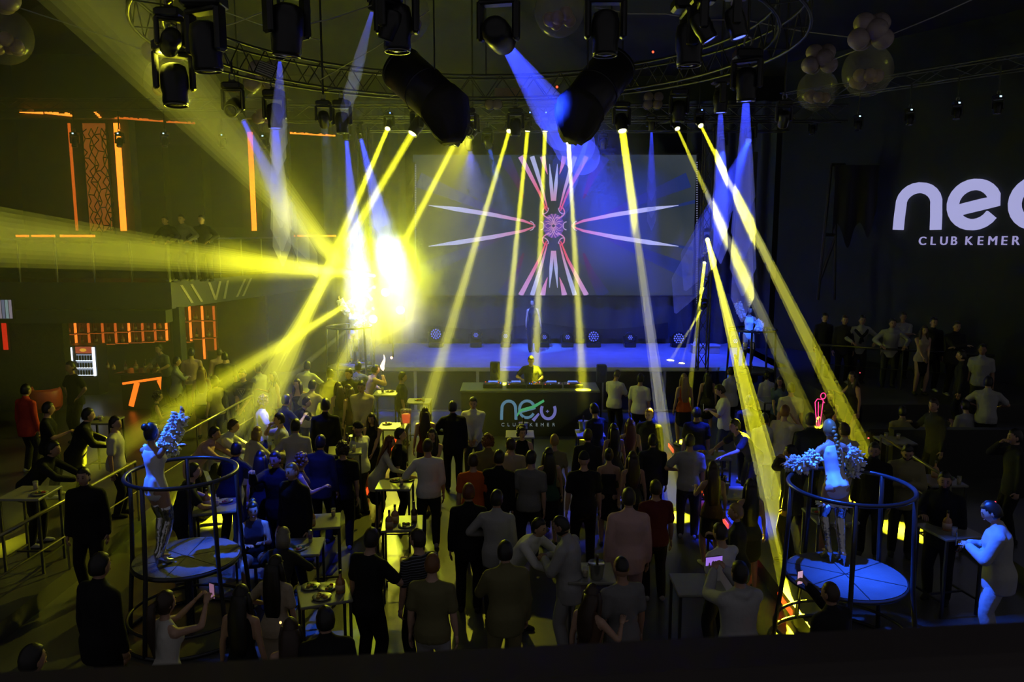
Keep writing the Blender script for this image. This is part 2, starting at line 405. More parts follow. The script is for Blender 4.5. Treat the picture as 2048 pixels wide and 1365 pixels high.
# rows of small heads with lit displays ---------------------------------
ORD = ['first', 'second', 'third', 'fourth', 'fifth']
for i, (px, py, D) in enumerate(((147,265,22.0), (237,265,22.0), (328,265,22.0), (444,268,22.0), (526,270,22.0))):
    p = at_y(px, py, D)-Vector((0, 0, .38)); moving_head(p, down(p, .1, -1), .62, ORD[i]+' from left of the small lights with displays above the left balcony', 'small lights with lit displays, left row', lcd=True, hang=8.46)
for i, (px, py, D) in enumerate(((1625,240,21.3), (1717,230,20.1), (1820,217,19.0), (1915,203,17.9), (1997,190,16.9))):
    p = at_y(px, py, D)-Vector((0, 0, .38)); moving_head(p, down(p, -.3, -.4), .6, ORD[i]+' from left of the small lights with displays above the wall sign', 'small lights with lit displays, right row', lcd=True, hang=8.6)
# ------------------------------------------------------------------ draped tubes, balloons, ropes
M_tube = mat('tube_vinyl', (.018, .016, .018), .35, var=.2, bump=.1, bs=8)
M_cloth = mat('drape_cloth', (.030, .028, .016), .75, var=.3, bump=.3, bs=10)
def duct(a, b, e, r, label):
    a, b, e = Vector(a), Vector(b), Vector(e); o = empty('hanging_duct', a, label=label, cat='duct'); d = (b-a)
    m = sm(MB()); m.tube([(0,0,0), d*.02, d*.5, d*.98, d], [r*.92, r, r, r, r*.94], 24); m.build('tube', M_tube, o)
    for f in (.06, .55, .95):
        m = sm(MB()); m.tube([d*(f-.012), d*(f+.012)], r*1.03, 24); m.build('band', M_blk, o)
    m = sm(MB()); L = e-a; n = 28
    pts = [d*.93, d*1.02, d*1.02+(L-d)*.3, d*1.02+(L-d)*.7, L]; rr = [r*1.05, r*1.08, r*.95, r*.72, r*.45]
    m.tube(pts, rr, n)
    vs = m.v
    for k in range(len(pts)):
        for j in range(n):
            v = Vector(vs[k*n+j]); c = Vector(pts[k]); w = 1+.06*k*math.sin(j*2.7+k*.4); vs[k*n+j] = tuple(c+(v-c)*w)
    m.build('cloth_sleeve', M_cloth, o)
    for f in (.15, .8): MB().cyl(d*f+Vector((0,0,r)), d*f+Vector((0,0,8.9-a.z-d.z*f)), .012, 6).build('hanger_wire', M_blk, o)
duct(at_y(800,135,13.2), at_y(888,215,12.6), at_y(905,282,12.4), .36, 'black draped tube slung from the truss, left of the pair')
duct(at_y(1232,128,13.2), at_y(1160,222,12.6), at_y(1148,280,12.4), .36, 'black draped tube slung from the truss, right of the pair, crossed by a blue beam')
M_bal = mat('clear_balloon', (.62, .58, .42), .18, var=0, alpha=.20, spec=.8)
M_sb = mat('white_balloon', (.42, .34, .33), .35, var=0)
M_ib = mat('inner_balloon', (.42, .28, .20), .3, var=0)
def balloons(px, py, D, rpx, label, small=True, seed=1):
    r_ = random.Random(seed); c = at_y(px, py, D); r = rpx/F*D/.98; o = empty('balloon_cluster', c, label=label, cat='balloons', group='balloon clusters on ropes')
    m = sm(MB()); m.ball((0,0,0), (r, r, r*1.04), 24, 16); m.build('large_clear_balloon', M_bal, o)
    for i in range(7):
        q = 6.28*i/7; m = sm(MB()); m.ball((.42*r*math.cos(q), .42*r*math.sin(q), -.42*r+r_.uniform(0, .25)*r), r*.27, 12, 8); m.build('inner_balloon', M_ib, o)
    if small:
        for i, (x, y, z) in enumerate(((-.52,-.2,1.22), (.42,-.25,1.22), (-.15,.45,1.3), (-.28,-.1,1.85), (.42,.1,1.9), (.1,-.4,1.55))):
            m = sm(MB()); m.ball((x*r, y*r, z*r), (r*.44, r*.42, r*.42), 14, 9); m.build('small_balloon', M_sb, o)
    MB().cyl((0,0,r), (0,0,r*2.2), .006, 5).build('tie', M_sb, o)
balloons(1735,142,14.0,46,'balloon cluster at far upper right, the larger of the right pair', seed=2)
balloons(1635,181,15.5,37,'balloon cluster beside the right pair, smaller and lower', seed=3)
balloons(8,72,13.0,50,'balloon cut off by the top left corner', seed=4)
balloons(340,168,13.0,47,'balloon cluster behind the upper left moving heads', seed=5)
balloons(532,220,16.0,40,'balloon cluster behind the blue lit moving head', seed=6)
balloons(806,30,12.0,50,'clear balloon behind the large light left of centre', small=True, seed=7)
balloons(1118,22,11.0,46,'clear balloon at the top centre', seed=8)
M_rope = mat('rope', (.40, .38, .30), .7, var=0)
def rope(pts, label, r=.011):
    m = MB(); m.tube(pts, r, 5); tag(m.build('balloon_rope', M_rope), label, 'rope')
rope([at_y(-40,-10,13), at_y(150,52,13), at_y(310,108,13)], 'thin rope running from the top left corner to the balloon cluster')
rope([at_y(1500,42,14.5), at_y(1600,62,14.5), at_y(1712,76,14.1)], 'thin rope leading left from the right balloons to the truss')
rope([at_y(1660,122,15.4), at_y(1720,98,14.4), at_y(1780,70,14), at_y(1870,33,13.4), at_y(1960,-8,13)], 'thin rope from the right balloons up to the right edge')
for i, (x0,y0,x1,y1,D0,D1) in enumerate(((380,70,560,10,10,12), (560,60,760,5,11,12), (1190,15,1330,28,10,12), (1330,28,1480,40,12,13), (640,160,860,20,15,12), (440,20,640,80,11,14))):
    rope([at_y(x0,y0,D0), at_y((x0+x1)/2,(y0+y1)/2+6,(D0+D1)/2), at_y(x1,y1,D1)], ['cable looping between the upper left lights', 'cable strung behind the large upper left light', 'cable beside the light right of the top balloon', 'cable leading to the upper right lights', 'slanting wire from the ring truss up to the ceiling', 'sagging cable above the ring at left'][i], .009)
tag(MB().box((-.35, -.02, -.1), (.35, .02, .1)).build('wood_plank', mat('plank', (.32, .2, .1), .7), None, at_y(1022,186,17.2)), 'short pale wooden board on the ring truss', 'board')
wl = empty('work_light', at_y(532,140,14), label='square pale work light panel with louvres on the ring truss', cat='light')
wl.rotation_euler = (R(-20), R(20), R(10))
MB().bbox((-.16,-.03,-.13), (.16,.03,.13), .01).build('housing', M_blk, wl)
for i in range(6): MB().box((-.145,-.036,-.115+i*.04), (.145,-.03,-.09+i*.04)).build('louvre', mat('pale_panel', (.5,.5,.42), .4), wl)
for k, (px, py) in enumerate(((1298,193),(1318,193),(1297,208),(1316,208),(979,208),(995,208))):
    p = at_y(px, py, 17.0); b = empty('blinder_lamp', p, label=['upper left', 'upper right', 'lower left', 'lower right', 'left', 'right'][k]+(' dim round lamp of the block of four above the screen' if k < 4 else ' dim round lamp of the pair left of the tilted tube'), cat='stage light')
    m = sm(MB()); m.lathe([(.03,0),(.10,.02),(.11,.05)], 12, Matrix.Rotation(R(-90), 4, 'X')); m.build('reflector', mat('lamp_face', (.35,.28,.18), .5), b)
    m = sm(MB()); m.lathe([(.11,.03),(.115,.09),(.07,.16)], 12, Matrix.Rotation(R(-90), 4, 'X')); m.build('housing', M_blk, b)
for k, (px, py, c) in enumerate(((1306,104,'red'),(1114,174,'red'),(1060,225,'blue'),(1092,225,'blue'),(1404,220,'blue'),(780,226,'blue'))):
    m = sm(MB()); m.ball((0,0,0), .022 if c == 'red' else .014, 8, 6)
    tag(m.build('indicator_light', emat('ind_'+c, (1,.05,.02) if c == 'red' else (.1,.2,1), 4.), None, at_y(px, py, 15.)), ['bright red indicator dot beside the upper right light', 'red indicator dot on the blue beam at top centre', 'tiny blue dot above the middle yellow beams', 'tiny blue dot right of the middle yellow beams', 'tiny blue dot above the rightmost yellow beams', 'tiny blue dot above the left yellow beams'][k], 'indicator')
# ------------------------------------------------------------------ LED screen with its picture
YS = 26.9
a = at_y(831, 591, YS); b = at_y(1393, 310, YS)
scr = empty('led_screen', (a.x, YS, a.z), label='large LED wall showing a symmetrical pink and white star of streaks', cat='screen')
def scr_mat():
    m = bpy.data.materials.new('screen_picture'); m.use_nodes = True; nt = m.node_tree; bs = nt.nodes['Principled BSDF']
    bs.inputs['Base Color'].default_value = (.02, .02, .02, 1); bs.inputs['Roughness'].default_value = .5
    tc = nt.nodes.new('ShaderNodeTexCoord'); w = nt.nodes.new('ShaderNodeTexNoise'); w.inputs['Scale'].default_value = .35; w.inputs['Detail'].default_value = 2
    r = nt.nodes.new('ShaderNodeValToRGB'); r.color_ramp.elements[0].color = (.014, .026, .048, 1); r.color_ramp.elements[0].position = .35
    r.color_ramp.elements[1].color = (.045, .056, .066, 1); r.color_ramp.elements[1].position = .65
    nt.links.new(tc.outputs['Object'], w.inputs['Vector']); nt.links.new(w.outputs[0], r.inputs[0]); nt.links.new(r.outputs[0], bs.inputs['Emission Color'])
    bs.inputs['Emission Strength'].default_value = .8; m.cycles.emission_sampling = 'FRONT'; return m
MB().box((0, 0, 0), (b.x-a.x, .12, b.z-a.z)).build('picture_panel', scr_mat(), scr)
fr = MB(); w, h = b.x-a.x, b.z-a.z
for lo, hi in (((-.06,-.03,-.06),(w+.06,.15,0)), ((-.06,-.03,h),(w+.06,.15,h+.06)), ((-.06,-.03,0),(0,.15,h)), ((w,-.03,0),(w+.06,.15,h))): fr.box(lo, hi)
fr.build('frame', M_blk, scr)
def grad_mat(name, c0, c1, s):              # colour runs along the shard, taken from a mesh colour layer
    m = bpy.data.materials.new(name); m.use_nodes = True; nt = m.node_tree; bs = nt.nodes['Principled BSDF']
    bs.inputs['Base Color'].default_value = (.01, .01, .01, 1); at = nt.nodes.new('ShaderNodeAttribute'); at.attribute_name = 't'
    mx = nt.nodes.new('ShaderNodeMix'); mx.data_type = 'RGBA'; mx.inputs[6].default_value = (*c0, 1); mx.inputs[7].default_value = (*c1, 1)
    nt.links.new(at.outputs['Fac'], mx.inputs[0]); nt.links.new(mx.outputs[2], bs.inputs['Emission Color']); bs.inputs['Emission Strength'].default_value = s
    m.cycles.emission_sampling = 'NONE'; return m
def shard(name, pts, widths, m, yo, T=None):
    """flat streak on the screen through pixel points"""
    P = [at_y(x, y, YS) for x, y in pts]; n = len(P); vs = []; ts = []
    for i, p in enumerate(P):
        t = (P[min(i+1, n-1)]-P[max(i-1, 0)]).normalized(); s = Vector((-t.z, 0, t.x))*widths[i]/2/F*YS
        for q in (p+s, p-s): vs.append((q.x-a.x, -yo, q.z-a.z)); ts.append(i/(n-1) if T is None else T[i])
    me = bpy.data.meshes.new(name); me.from_pydata(vs, [], [(2*i, 2*i+1, 2*i+3, 2*i+2) for i in range(n-1)]); me.materials.append(m)
    at = me.attributes.new('t', 'FLOAT', 'POINT'); at.data.foreach_set('value', ts); return link(name, me, scr)
G1 = grad_mat('streak_white', (.75, .10, .20), (.42, .45, .80), 1.); G2 = grad_mat('streak_pink', (.85, .06, .10), (.55, .30, .66), 1.)
G3 = grad_mat('streak_faint', (.10, .01, .02), (.012, .025, .13), 1.); G4 = grad_mat('burst', (.10, .04, .30), (.16, .06, .42), 1.)
cx, cyy = 1107, 452
for sx in (-1, 1):
    for sy in (-1, 1):
        X = lambda d: cx+sx*d
        Y = lambda d: cyy+sy*d
        shard('streak', [(X(36),Y(1)),(X(60),Y(10)),(X(120),Y(22)),(X(190),Y(33)),(X(250),Y(41))], [2,5,8,9,1], G1, .006, [0,.25,.8,1,1])
        if sx > 0: shard('streak', [(X(230),Y(36)),(X(285),Y(49))], [4,7], G3, .005, [1,1])
        shard('streak', [(X(14),Y(30)),(X(28),Y(66)),(X(48),Y(105)),(X(66),Y(139))], [2,5,8,10], G2, .007, [0,.2,.8,1])
        shard('streak', [(X(12),Y(34)),(X(22),Y(72)),(X(33),Y(108)),(X(43),Y(139))], [2,5,8,9], G1, .008, [0,.6,1,1])
        shard('streak', [(X(2),Y(50)),(X(5),Y(85)),(X(8),Y(124))], [6,7,1], G1, .009, [.5,1,1])
        shard('streak', [(X(12),Y(103)),(X(18),Y(122)),(X(22),Y(139))], [1,7,11], G2, .009, [.5,.8,1])
        shard('streak', [(X(60),Y(55)),(X(75),Y(95)),(X(100),Y(139))], [4,14,26], G3, .003, [0,.6,1])
        shard('streak', [(X(90),Y(15)),(X(150),Y(42)),(X(270),Y(92))], [4,14,30], G3, .003, [.4,.9,1])
        arc = [(X(8+14*math.sin(q)), Y(28+12*math.cos(q))) for q in [R(20+22*i) for i in range(9)]]
        shard('curl', arc, [2.6]*9, G2, .010, [i/8 for i in range(9)])
        arc = [(X(20+10*math.cos(q)), Y(36+12*math.sin(q))) for q in [R(180+18*i) for i in range(7)]]
        shard('curl', arc, [2.]*7, G1, .010, [.6]*7)
        for k in range(5):
            q = R(8+18*k); shard('burst_ray', [(X(4*math.cos(q)), Y(4*math.sin(q))), (X(21*math.cos(q)), Y(24*math.sin(q)))], [3, 6], G4, .004)
            shard('filament', [(X(3*math.cos(q)), Y(3*math.sin(q))), (X(12*math.cos(q+.3)), Y(13*math.sin(q+.3))), (X(17*math.cos(q-.1)), Y(25*math.sin(q-.1)))], [1.2, 1.4, 1.], G1, .008, [.5,.6,.4])
    arc = [(cx+sx*26+7*math.cos(q), cyy+8*math.sin(q)) for q in [R((90 if sx > 0 else -90)+sx*0+20*i) for i in range(10)]]
    shard('ring', arc, [1.8]*10, G1, .010, [.7]*10)
    arc = [(cx+sx*(47+8*math.cos(q)), cyy+9*math.sin(q)) for q in [R(90+20*i) for i in range(10)]]
    shard('ring', arc, [1.8]*10, G1, .010, [.7]*10)
# ------------------------------------------------------------------ backdrop below the screen
M_cur = mat('backdrop_cloth', (.075, .09, .10), .8, var=.2, vs=1.5, bump=.2, bs=5)
m = MB(); m.smooth = True; nx, nz = 160, 10; vs = []
for i in range(nx+1):
    for k in range(nz+1):
        x = -5.2+13.4*i/nx; z = 1.3+1.75*k/nz; vs.append((x, 27.2+.05*math.sin(x*9)+.06*math.sin(x*2.3+z*2.2), z))
m.add(vs, [(i*(nz+1)+k, (i+1)*(nz+1)+k, (i+1)*(nz+1)+k+1, i*(nz+1)+k+1) for i in range(nx) for k in range(nz)])
bc = empty('stage_curtain', (0, 0, 0), label='dark draped cloth along the back of the stage below the screen', cat='curtain'); m.build('cloth', M_cur, bc)
m = MB(); m.smooth = True; vs = []
for i in range(61):
    for k in range(7):
        x = -3.4+8.8*i/60; f = k/6; sag = .22*abs(math.sin((i/60)*math.pi*2)); vs.append((x, 27.0-.05*f, 2.05-f*.55-sag*(1-f)))
m.add(vs, [(i*7+k, (i+1)*7+k, (i+1)*7+k+1, i*7+k+1) for i in range(60) for k in range(6)]); m.build('lower_swag', mat('swag', (.02, .024, .03), .7), bc)
# side legs of dark blue cloth left and right of the screen
for x0, x1, lab in ((5.9, 8.9, 'tall dark blue stage drape right of the screen'), (-6.4, -3.6, 'tall dark stage drape left of the screen behind the smoke')):
    m = MB(); m.smooth = True; vs = []; n = 60
    for i in range(n+1):
        x = x0+(x1-x0)*i/n
        for z in (1.0, 4.5, 9.5): vs.append((x, 27.1+.09*math.sin(x*11), z))
    m.add(vs, [(i*3+k, (i+1)*3+k, (i+1)*3+k+1, i*3+k+1) for i in range(n) for k in range(2)])
    tag(m.build('stage_drape', mat('drape_blue', (.06, .07, .10), .8, var=.2, vs=2)), lab, 'curtain')
M_dot = emat('pale_dot', (.30, .33, .55), .55)
for px, y0, y1, D, lab in ((1394,325,606,26.6,'vertical dotted strip along the right edge of the screen'), (1499,310,610,26.4,'vertical dotted strip on the blue drape right of the screen'), (831,330,540,26.6,'faint vertical dotted strip along the left edge of the screen')):
    m = MB(); n = 62
    for i in range(n): p = at_y(px, y0+(y1-y0)*i/(n-1), D); m.box(p-Vector((.022,.01,.016)), p+Vector((.022,.01,.016)))
    s = empty('dotted_strip', at_y(px, y1, D), label=lab, cat='light strip')
    c = MB().box((-.07,.02,-.1), (.07,.06,(y1-y0)/F*D)).build('batten', M_blk, s); mm = m.build('dots', M_dot, s); mm.matrix_local = Matrix.Translation(-s.location); mm['kind'] = 'stuff'
# ------------------------------------------------------------------ round wash lights on the stage floor
M_cell = emat('wash_cell', (.10, .14, 1.), 1.1)
def wash(px, py, D, s, label, full=True):
    p = at_y(px, py, D); o = empty('stage_wash_light', (p.x, p.y, 1.3), label=label, cat='stage light', group='wash lights standing on the stage'); h = p.z-1.3
    MB().bbox((-.24*s,-.16,.0), (.24*s,.16,.15), .02).build('base', M_blkp, o)
    for q in (-1, 1): MB().bbox((q*.26*s-.03,-.05,.12), (q*.26*s+.03,.05,h+.06), .012).build('yoke_arm', M_blk, o)
    Mx = Matrix.Translation((0,0,h)) @ Matrix.Rotation(R(90), 4, 'X'); m = sm(MB()); m.lathe([(.16*s,-.22),(.215*s,-.10),(.225*s,.04),(.20*s,.06)], 20, Mx); hd_ = m.build('head', M_blkp, o)
    cells = [(0,0)]+[(.075*s*math.cos(q), .075*s*math.sin(q)) for q in [6.283*i/6 for i in range(6)]]+[(.15*s*math.cos(q), .15*s*math.sin(q)) for q in [6.283*i/12 for i in range(12)]]
    for x, z in (cells if full else cells[:7]):
        m = sm(MB()); m.lathe([(.027*s,.055),(.027*s,.068),(.012*s,.075)], 7, Mx @ Matrix.Translation((x, z, 0))); m.build('led_cell', M_cell, hd_)
    return o
for px, py, s, f, lab in ((872,668,1.,True,'round LED wash light on stage left of the performer, nearest the smoke'), (952,670,.8,False,'small wash light on stage with a bright core, left half'), (1011,672,.7,False,'dark wash light on stage behind the left desk beam'),
                          (1089,674,.7,False,'wash light on stage just right of the standing performer'), (1135,674,.8,False,'wash light on stage between performer and the fully dotted one'), (1187,673,1.,True,'fully dotted round wash light right of centre on stage'),
                          (1260,675,.8,False,'wash light on stage with bright core, right of centre'), (1357,677,1.,True,'dotted wash light on stage by the crossing yellow beams'), (1470,682,.8,False,'wash light at the right end of the stage')):
    wash(px, py, 26.3, s, lab, f)
M_white = mat('white_box', (.6, .6, .6), .5)
c = at_z(1410, 706, 1.3); bx_ = empty('storage_box', c, label='white lidded box on the right of the stage', cat='box')
MB().bbox((-.42,-.2,0), (.42,.2,.22), .01).build('carton', M_white, bx_); MB().bbox((-.44,-.22,.22), (.44,.22,.27), .01).build('lid', M_white, bx_)
c = at_z(1392, 702, 1.3); bk = empty('white_bag', c, label='small white bundle beside the white box on stage', cat='bag'); m = sm(MB()); m.ball((0,0,.16), (.13,.12,.17), 12, 8); m.build('bundle', M_white, bk); m = MB(); m.tube([(-.05,0,.3),(-.04,0,.4),(.04,0,.4),(.05,0,.3)], .014, 6); m.build('handle', M_white, bk)
# ------------------------------------------------------------------ strokes for the letters
def stroke(mb, path, w, y0, y1, M):
    n = len(path); L = []; Rr = []
    for i, p in enumerate(path):
        t = Vector((path[min(i+1, n-1)][0]-path[max(i-1, 0)][0], path[min(i+1, n-1)][1]-path[max(i-1, 0)][1])).normalized(); s = Vector((-t.y, t.x)); ww = (w[i] if hasattr(w, '__len__') else w)/2
        L.append((p[0]+s.x*ww, p[1]+s.y*ww)); Rr.append((p[0]-s.x*ww, p[1]-s.y*ww))
    vs = [M @ Vector((q[0], y, q[1])) for y in (y0, y1) for q in L+Rr]; k = 2*n
    fs = [(i, i+1, n+i+1, n+i) for i in range(n-1)]+[(k+i, k+n+i, k+n+i+1, k+i+1) for i in range(n-1)]
    fs += [(i, k+i, k+i+1, i+1) for i in range(n-1)]+[(n+i, n+i+1, k+n+i+1, k+n+i) for i in range(n-1)]+[(0, n, k+n, k), (n-1, k+n-1, k+2*n-1, 2*n-1)]
    mb.add(vs, fs)
def path_n(w): return [(0,0),(.01,.28),(.03,.5)]+[(.5*w+(.5*w-.03)*-math.cos(R(a)), .55+.34*math.sin(R(a))) for a in range(10, 171, 16)]+[(w-.03,.5),(w-.01,.28),(w,0)]
def path_e(): return [(.06,.36),(.35,.43),(.66,.50),(.94,.56)]+[(.5+.42*math.cos(R(a)), .5+.40*math.sin(R(a))) for a in range(22, 331, 14)]
def path_o(a0=0, a1=360): return [(.5+.42*math.cos(R(a)), .5+.40*math.sin(R(a))) for a in range(a0, a1+1, 15)]
def text_mesh(txt, size, depth, m):
    cu = bpy.data.curves.new('t', 'FONT'); cu.body = txt; cu.size = size; cu.extrude = depth; cu.align_x = 'CENTER'; o = bpy.data.objects.new('t', cu); COL.objects.link(o)
    dg = bpy.context.evaluated_depsgraph_get(); me = bpy.data.meshes.new_from_object(o.evaluated_get(dg)); bpy.data.objects.remove(o); me.materials.clear(); me.materials.append(m); return me
def spaced(word, x0, x1, z, h, m, parent, Mloc):
    n = len(word)
    for i, ch in enumerate(word):
        if ch == ' ': continue
        o = link('letter', text_mesh(ch, h/.70, .012, m), parent); o.matrix_local = Mloc @ Matrix.Translation((x0+(x1-x0)*(i+.5)/n, 0, z)) @ Matrix.Rotation(R(90), 4, 'X')
# wall sign on the slanted right wall ------------------------------------
def on_wall(px, py):
    d = ray(px, py); O = Vector((0,0,CAMZ)); t_ = (WR_A-Vector((WR_N.x,WR_N.y,0))*-.02-O).dot(WR_N)/d.dot(WR_N); return O+d*t_
M_sign = emat('sign_lavender', (.37, .37, .68), .95, big=True); M_sign2 = emat('sign_lavender_small', (.36, .33, .66), .8)
pA = on_wall(1797, 460); pB = on_wall(2110, 460); wl_ = (pB-pA).length; ux = (pB-pA).normalized()
Hh = (on_wall(1840, 372)-on_wall(1840, 460)).z/.93
sg = empty('wall_sign', (pA.x, pA.y, pA.z), label='glowing lavender wall sign reading neo CLUB KEMER, cut by the right edge', cat='sign')
Ms = Matrix(((ux.x, -WR_N.x, 0, 0), (ux.y, -WR_N.y, 0, 0), (0, 0, 1, 0), (0, 0, 0, 1)))
s0 = lambda px: (on_wall(px, 430)-pA).dot(ux)
for nm, pth, xa, xb in (('n', path_n(1.), 1801, 1876), ('e', path_e(), 1899, 2000), ('o', path_o(), 2022, 2128)):
    m = MB(); xs = s0(xa); sw_ = s0(xb)-xs; wd = .225*Hh
    stroke(m, [(xs+p[0]*sw_, p[1]*Hh) for p in pth], wd, -.02, -.10, Ms); m.build('letter_'+nm, M_sign, sg)
for ch_i, (ch, px) in enumerate(zip('CLUBKEMER', (1851,1872,1894,1914,1944,1967,1992,2015,2038))):
    o = link('letter', text_mesh(ch, .25*Hh, .02, M_sign2), sg); o.matrix_local = Matrix.Translation(Vector((0,0,on_wall(px,490).z-pA.z))+ux*s0(px)+WR_N*.05) @ Ms @ Matrix.Rotation(R(90), 4, 'X')
# ------------------------------------------------------------------ performer's booth
bl = at_z(920, 781, 1.2); br = at_z(1200, 781, 1.2); BYY = bl.y
bo = empty('dj_booth', ((bl.x+br.x)/2, BYY, 0), label='black booth with glowing neo logo in front of the stage', cat='booth'); hw = (br.x-bl.x)/2
M_booth = mat('booth_black', (.012, .014, .012), .3, var=.1)
MB().box((-hw+.03, 0, 0), (hw-.03, .04, 1.14)).build('front_panel', M_booth, bo)
for s in (-1, 1): MB().box((s*(hw-.05)-.02, .04, 0), (s*(hw-.05)+.02, 1.0, 1.14)).build('side_panel', M_booth, bo)
MB().bbox((-hw, -.04, 1.14), (hw, 1.05, 1.2), .012).build('counter_top', mat('booth_top', (.16, .18, .17), .3), bo)
LG = [mat('logo_a', (.02,.02,.02), emit=(.07,.16,.24), es=1., var=0), mat('logo_b', (.02,.02,.02), emit=(.05,.30,.12), es=1., var=0), mat('logo_c', (.02,.02,.02), emit=(.12,.12,.36), es=1., var=0)]
for q in LG: q.cycles.emission_sampling = 'NONE'
I4 = Matrix()
zl = at_y(1055, 840, BYY).z; zt = at_y(1055, 800, BYY).z; lh = (zt-zl)/.95; X_ = lambda px: at_y(px, 820, BYY).x-bo.location.x
m = MB(); stroke(m, [(X_(1003)+p[0]*(X_(1032)-X_(1003)), zl+p[1]*lh) for p in path_n(1.)], .075, -.012, -.004, I4); m.build('logo_letter', LG[0], bo)
m = MB(); stroke(m, [(X_(1036)+p[0]*(X_(1072)-X_(1036)), zl+p[1]*lh) for p in path_e()], .07, -.014, -.004, I4); m.build('logo_letter', LG[0], bo)
m = MB(); stroke(m, [(X_(1034), zl+.1), (X_(1040), zl+.24), (X_(1066), zl+.33), (X_(1088), zl+.50)], [.03,.07,.08,.06], -.016, -.004, I4); m.build('logo_swoosh', LG[1], bo)
m = MB(); stroke(m, [(X_(1080)+p[0]*(X_(1113)-X_(1080)), zl-.03+p[1]*lh) for p in path_o(150, 400)], .075, -.014, -.004, I4); m.build('logo_letter', LG[2], bo)
m = MB(); stroke(m, [(X_(1066), zl-.02), (X_(1078), zl+.16)], [.09, .05], -.015, -.004, I4); m.build('logo_swoosh', LG[2], bo)
m = MB(); stroke(m, [(X_(1095)-.04, zl+.22), (X_(1095)+.04, zl+.22)], .016, -.014, -.004, I4); stroke(m, [(X_(1095), zl+.18), (X_(1095), zl+.26)], .016, -.014, -.004, I4); m.build('logo_star', LG[2], bo)
M_lt = mat('logo_small', (.02,.02,.02), emit=(.12,.15,.16), es=1., var=0); M_lt.cycles.emission_sampling = 'NONE'
spaced('CLUB KEMER', X_(1000), X_(1113), at_y(1055,853,BYY).z, .085, M_lt, bo, Matrix.Translation((0,-.012,0)))
# decks and mixer
M_knob = [emat('knob_blue', (.1,.2,1.), 1.2), emat('knob_red', (1.,.08,.03), 1.2), emat('knob_white', (.7,.75,.8), .9)]
for k, (dx, w_, nm, lab) in enumerate(((-.95,.5,'media_player','media player deck at the left of the booth'), (-.35,.5,'media_player','second deck from left on the booth'), (.12,.38,'audio_mixer','mixer with small lit buttons in the middle of the booth'), (.58,.5,'media_player','deck right of the mixer'), (1.12,.5,'media_player','rightmost deck on the booth'))):
    o = empty(nm, (bo.location.x+dx, BYY+.42, 1.2), label=lab, cat='audio gear'); MB().bbox((-w_/2,-.2,0), (w_/2,.2,.1), .015).build('case', M_blkp, o)
    if nm == 'media_player':
        m = sm(MB()); m.lathe([(.13,.10),(.135,.115),(.12,.12)], 20, Matrix.Translation((0,-.04,0))); m.build('jog_wheel', M_steel, o); MB().box((-.12,.1,.1), (.12,.19,.13)).build('display', M_knob[0], o)
    r_ = random.Random(k)
    for i in range(9): MB().cbox((r_.uniform(-w_/2+.04, w_/2-.04), r_.uniform(-.18,.16), .105), (.022,.022,.02)).build('button', M_knob[r_.randrange(3)], o)
for px, py, lab in ((990,741,'small black monitor speaker on a pole at the left end of the booth'), (1203,746,'small black monitor speaker on a pole at the right end of the booth')):
    p = at_y(px, py, BYY+1.2); o = empty('monitor_speaker', (p.x, p.y, 0), label=lab, cat='speaker'); MB().cyl((0,0,.02), (0,0,p.z-.25), .02, 8).build('pole', M_blk, o)
    MB().bbox((-.13,-.12,p.z-.25), (.13,.12,p.z+.22), .02).build('cabinet', M_blkp, o); m = sm(MB()); m.lathe([(.07,0),(.09,.015),(.03,-.01)], 14, Matrix.Translation((0,-.122,p.z)) @ Matrix.Rotation(R(90),4,'X')); m.build('cone', M_blk, o)
    for q in range(3): MB().cyl((0,0,.12), (.3*math.cos(q*2.09), .3*math.sin(q*2.09), .01), .012, 6).build('leg', M_blk, o)
# ------------------------------------------------------------------ left block: bar below, balcony above
M_fas = mat('fascia_paint', (.055, .06, .045), .5, var=.2, vs=2)
M_moss = mat('planted_wall', (.03, .035, .014), .9, var=.7, vs=14, bump=.8, bs=26)
CN = Vector((-8.7, 20.0, 0)); CE = Vector((-7.0, 26.4, 0)); ZB0, ZB1 = 3.22, 3.9
m = MB(); q = [Vector((-15.5,20,0)), CN, CE, Vector((-7.0,28.6,0)), Vector((-15.5,28.6,0))]
m.add([Vector((p.x,p.y,ZB0)) for p in q]+[Vector((p.x,p.y,ZB1)) for p in q], [(4,3,2,1,0),(5,6,7,8,9)]+[(i,(i+1)%5,(i+1)%5+5,i+5) for i in range(5)])
bal = struct(m, 'floor_balcony', M_fas)
te = (CE-CN); tl_ = te.length; te.normalize(); ne = Vector((te.y, -te.x, 0))
Me = Matrix(((te.x, -ne.x, 0, CN.x), (te.y, -ne.y, 0, CN.y), (0,0,1,0), (0,0,0,1)))       # local x along the edge, -y outwards
M_refl = mat('fascia_reflection', (.42, .38, .34), .5)  # reflections of the beams put on the fascia as pale slanting strips
for x0, x1, z0, z1 in ((.35,.75,3.8,3.3), (.75,1.15,3.8,3.3), (1.5,1.75,3.8,3.3), (2.0,1.75,3.8,3.3), (2.35,2.15,3.8,3.3), (3.2,2.75,3.8,3.3), (3.5,3.05,3.8,3.3)):
    mb = MB(); mb.add([Me @ Vector(p) for p in ((x0,-.012,z0),(x0+.1,-.012,z0),(x1+.1,-.012,z1),(x1,-.012,z1),(x0,0,z0),(x0+.1,0,z0),(x1+.1,0,z1),(x1,0,z1))], [(0,3,2,1),(4,5,6,7),(0,1,5,4),(1,2,6,5),(2,3,7,6),(3,0,4,7)])
    mb.build('fascia_reflection', M_refl, bal)
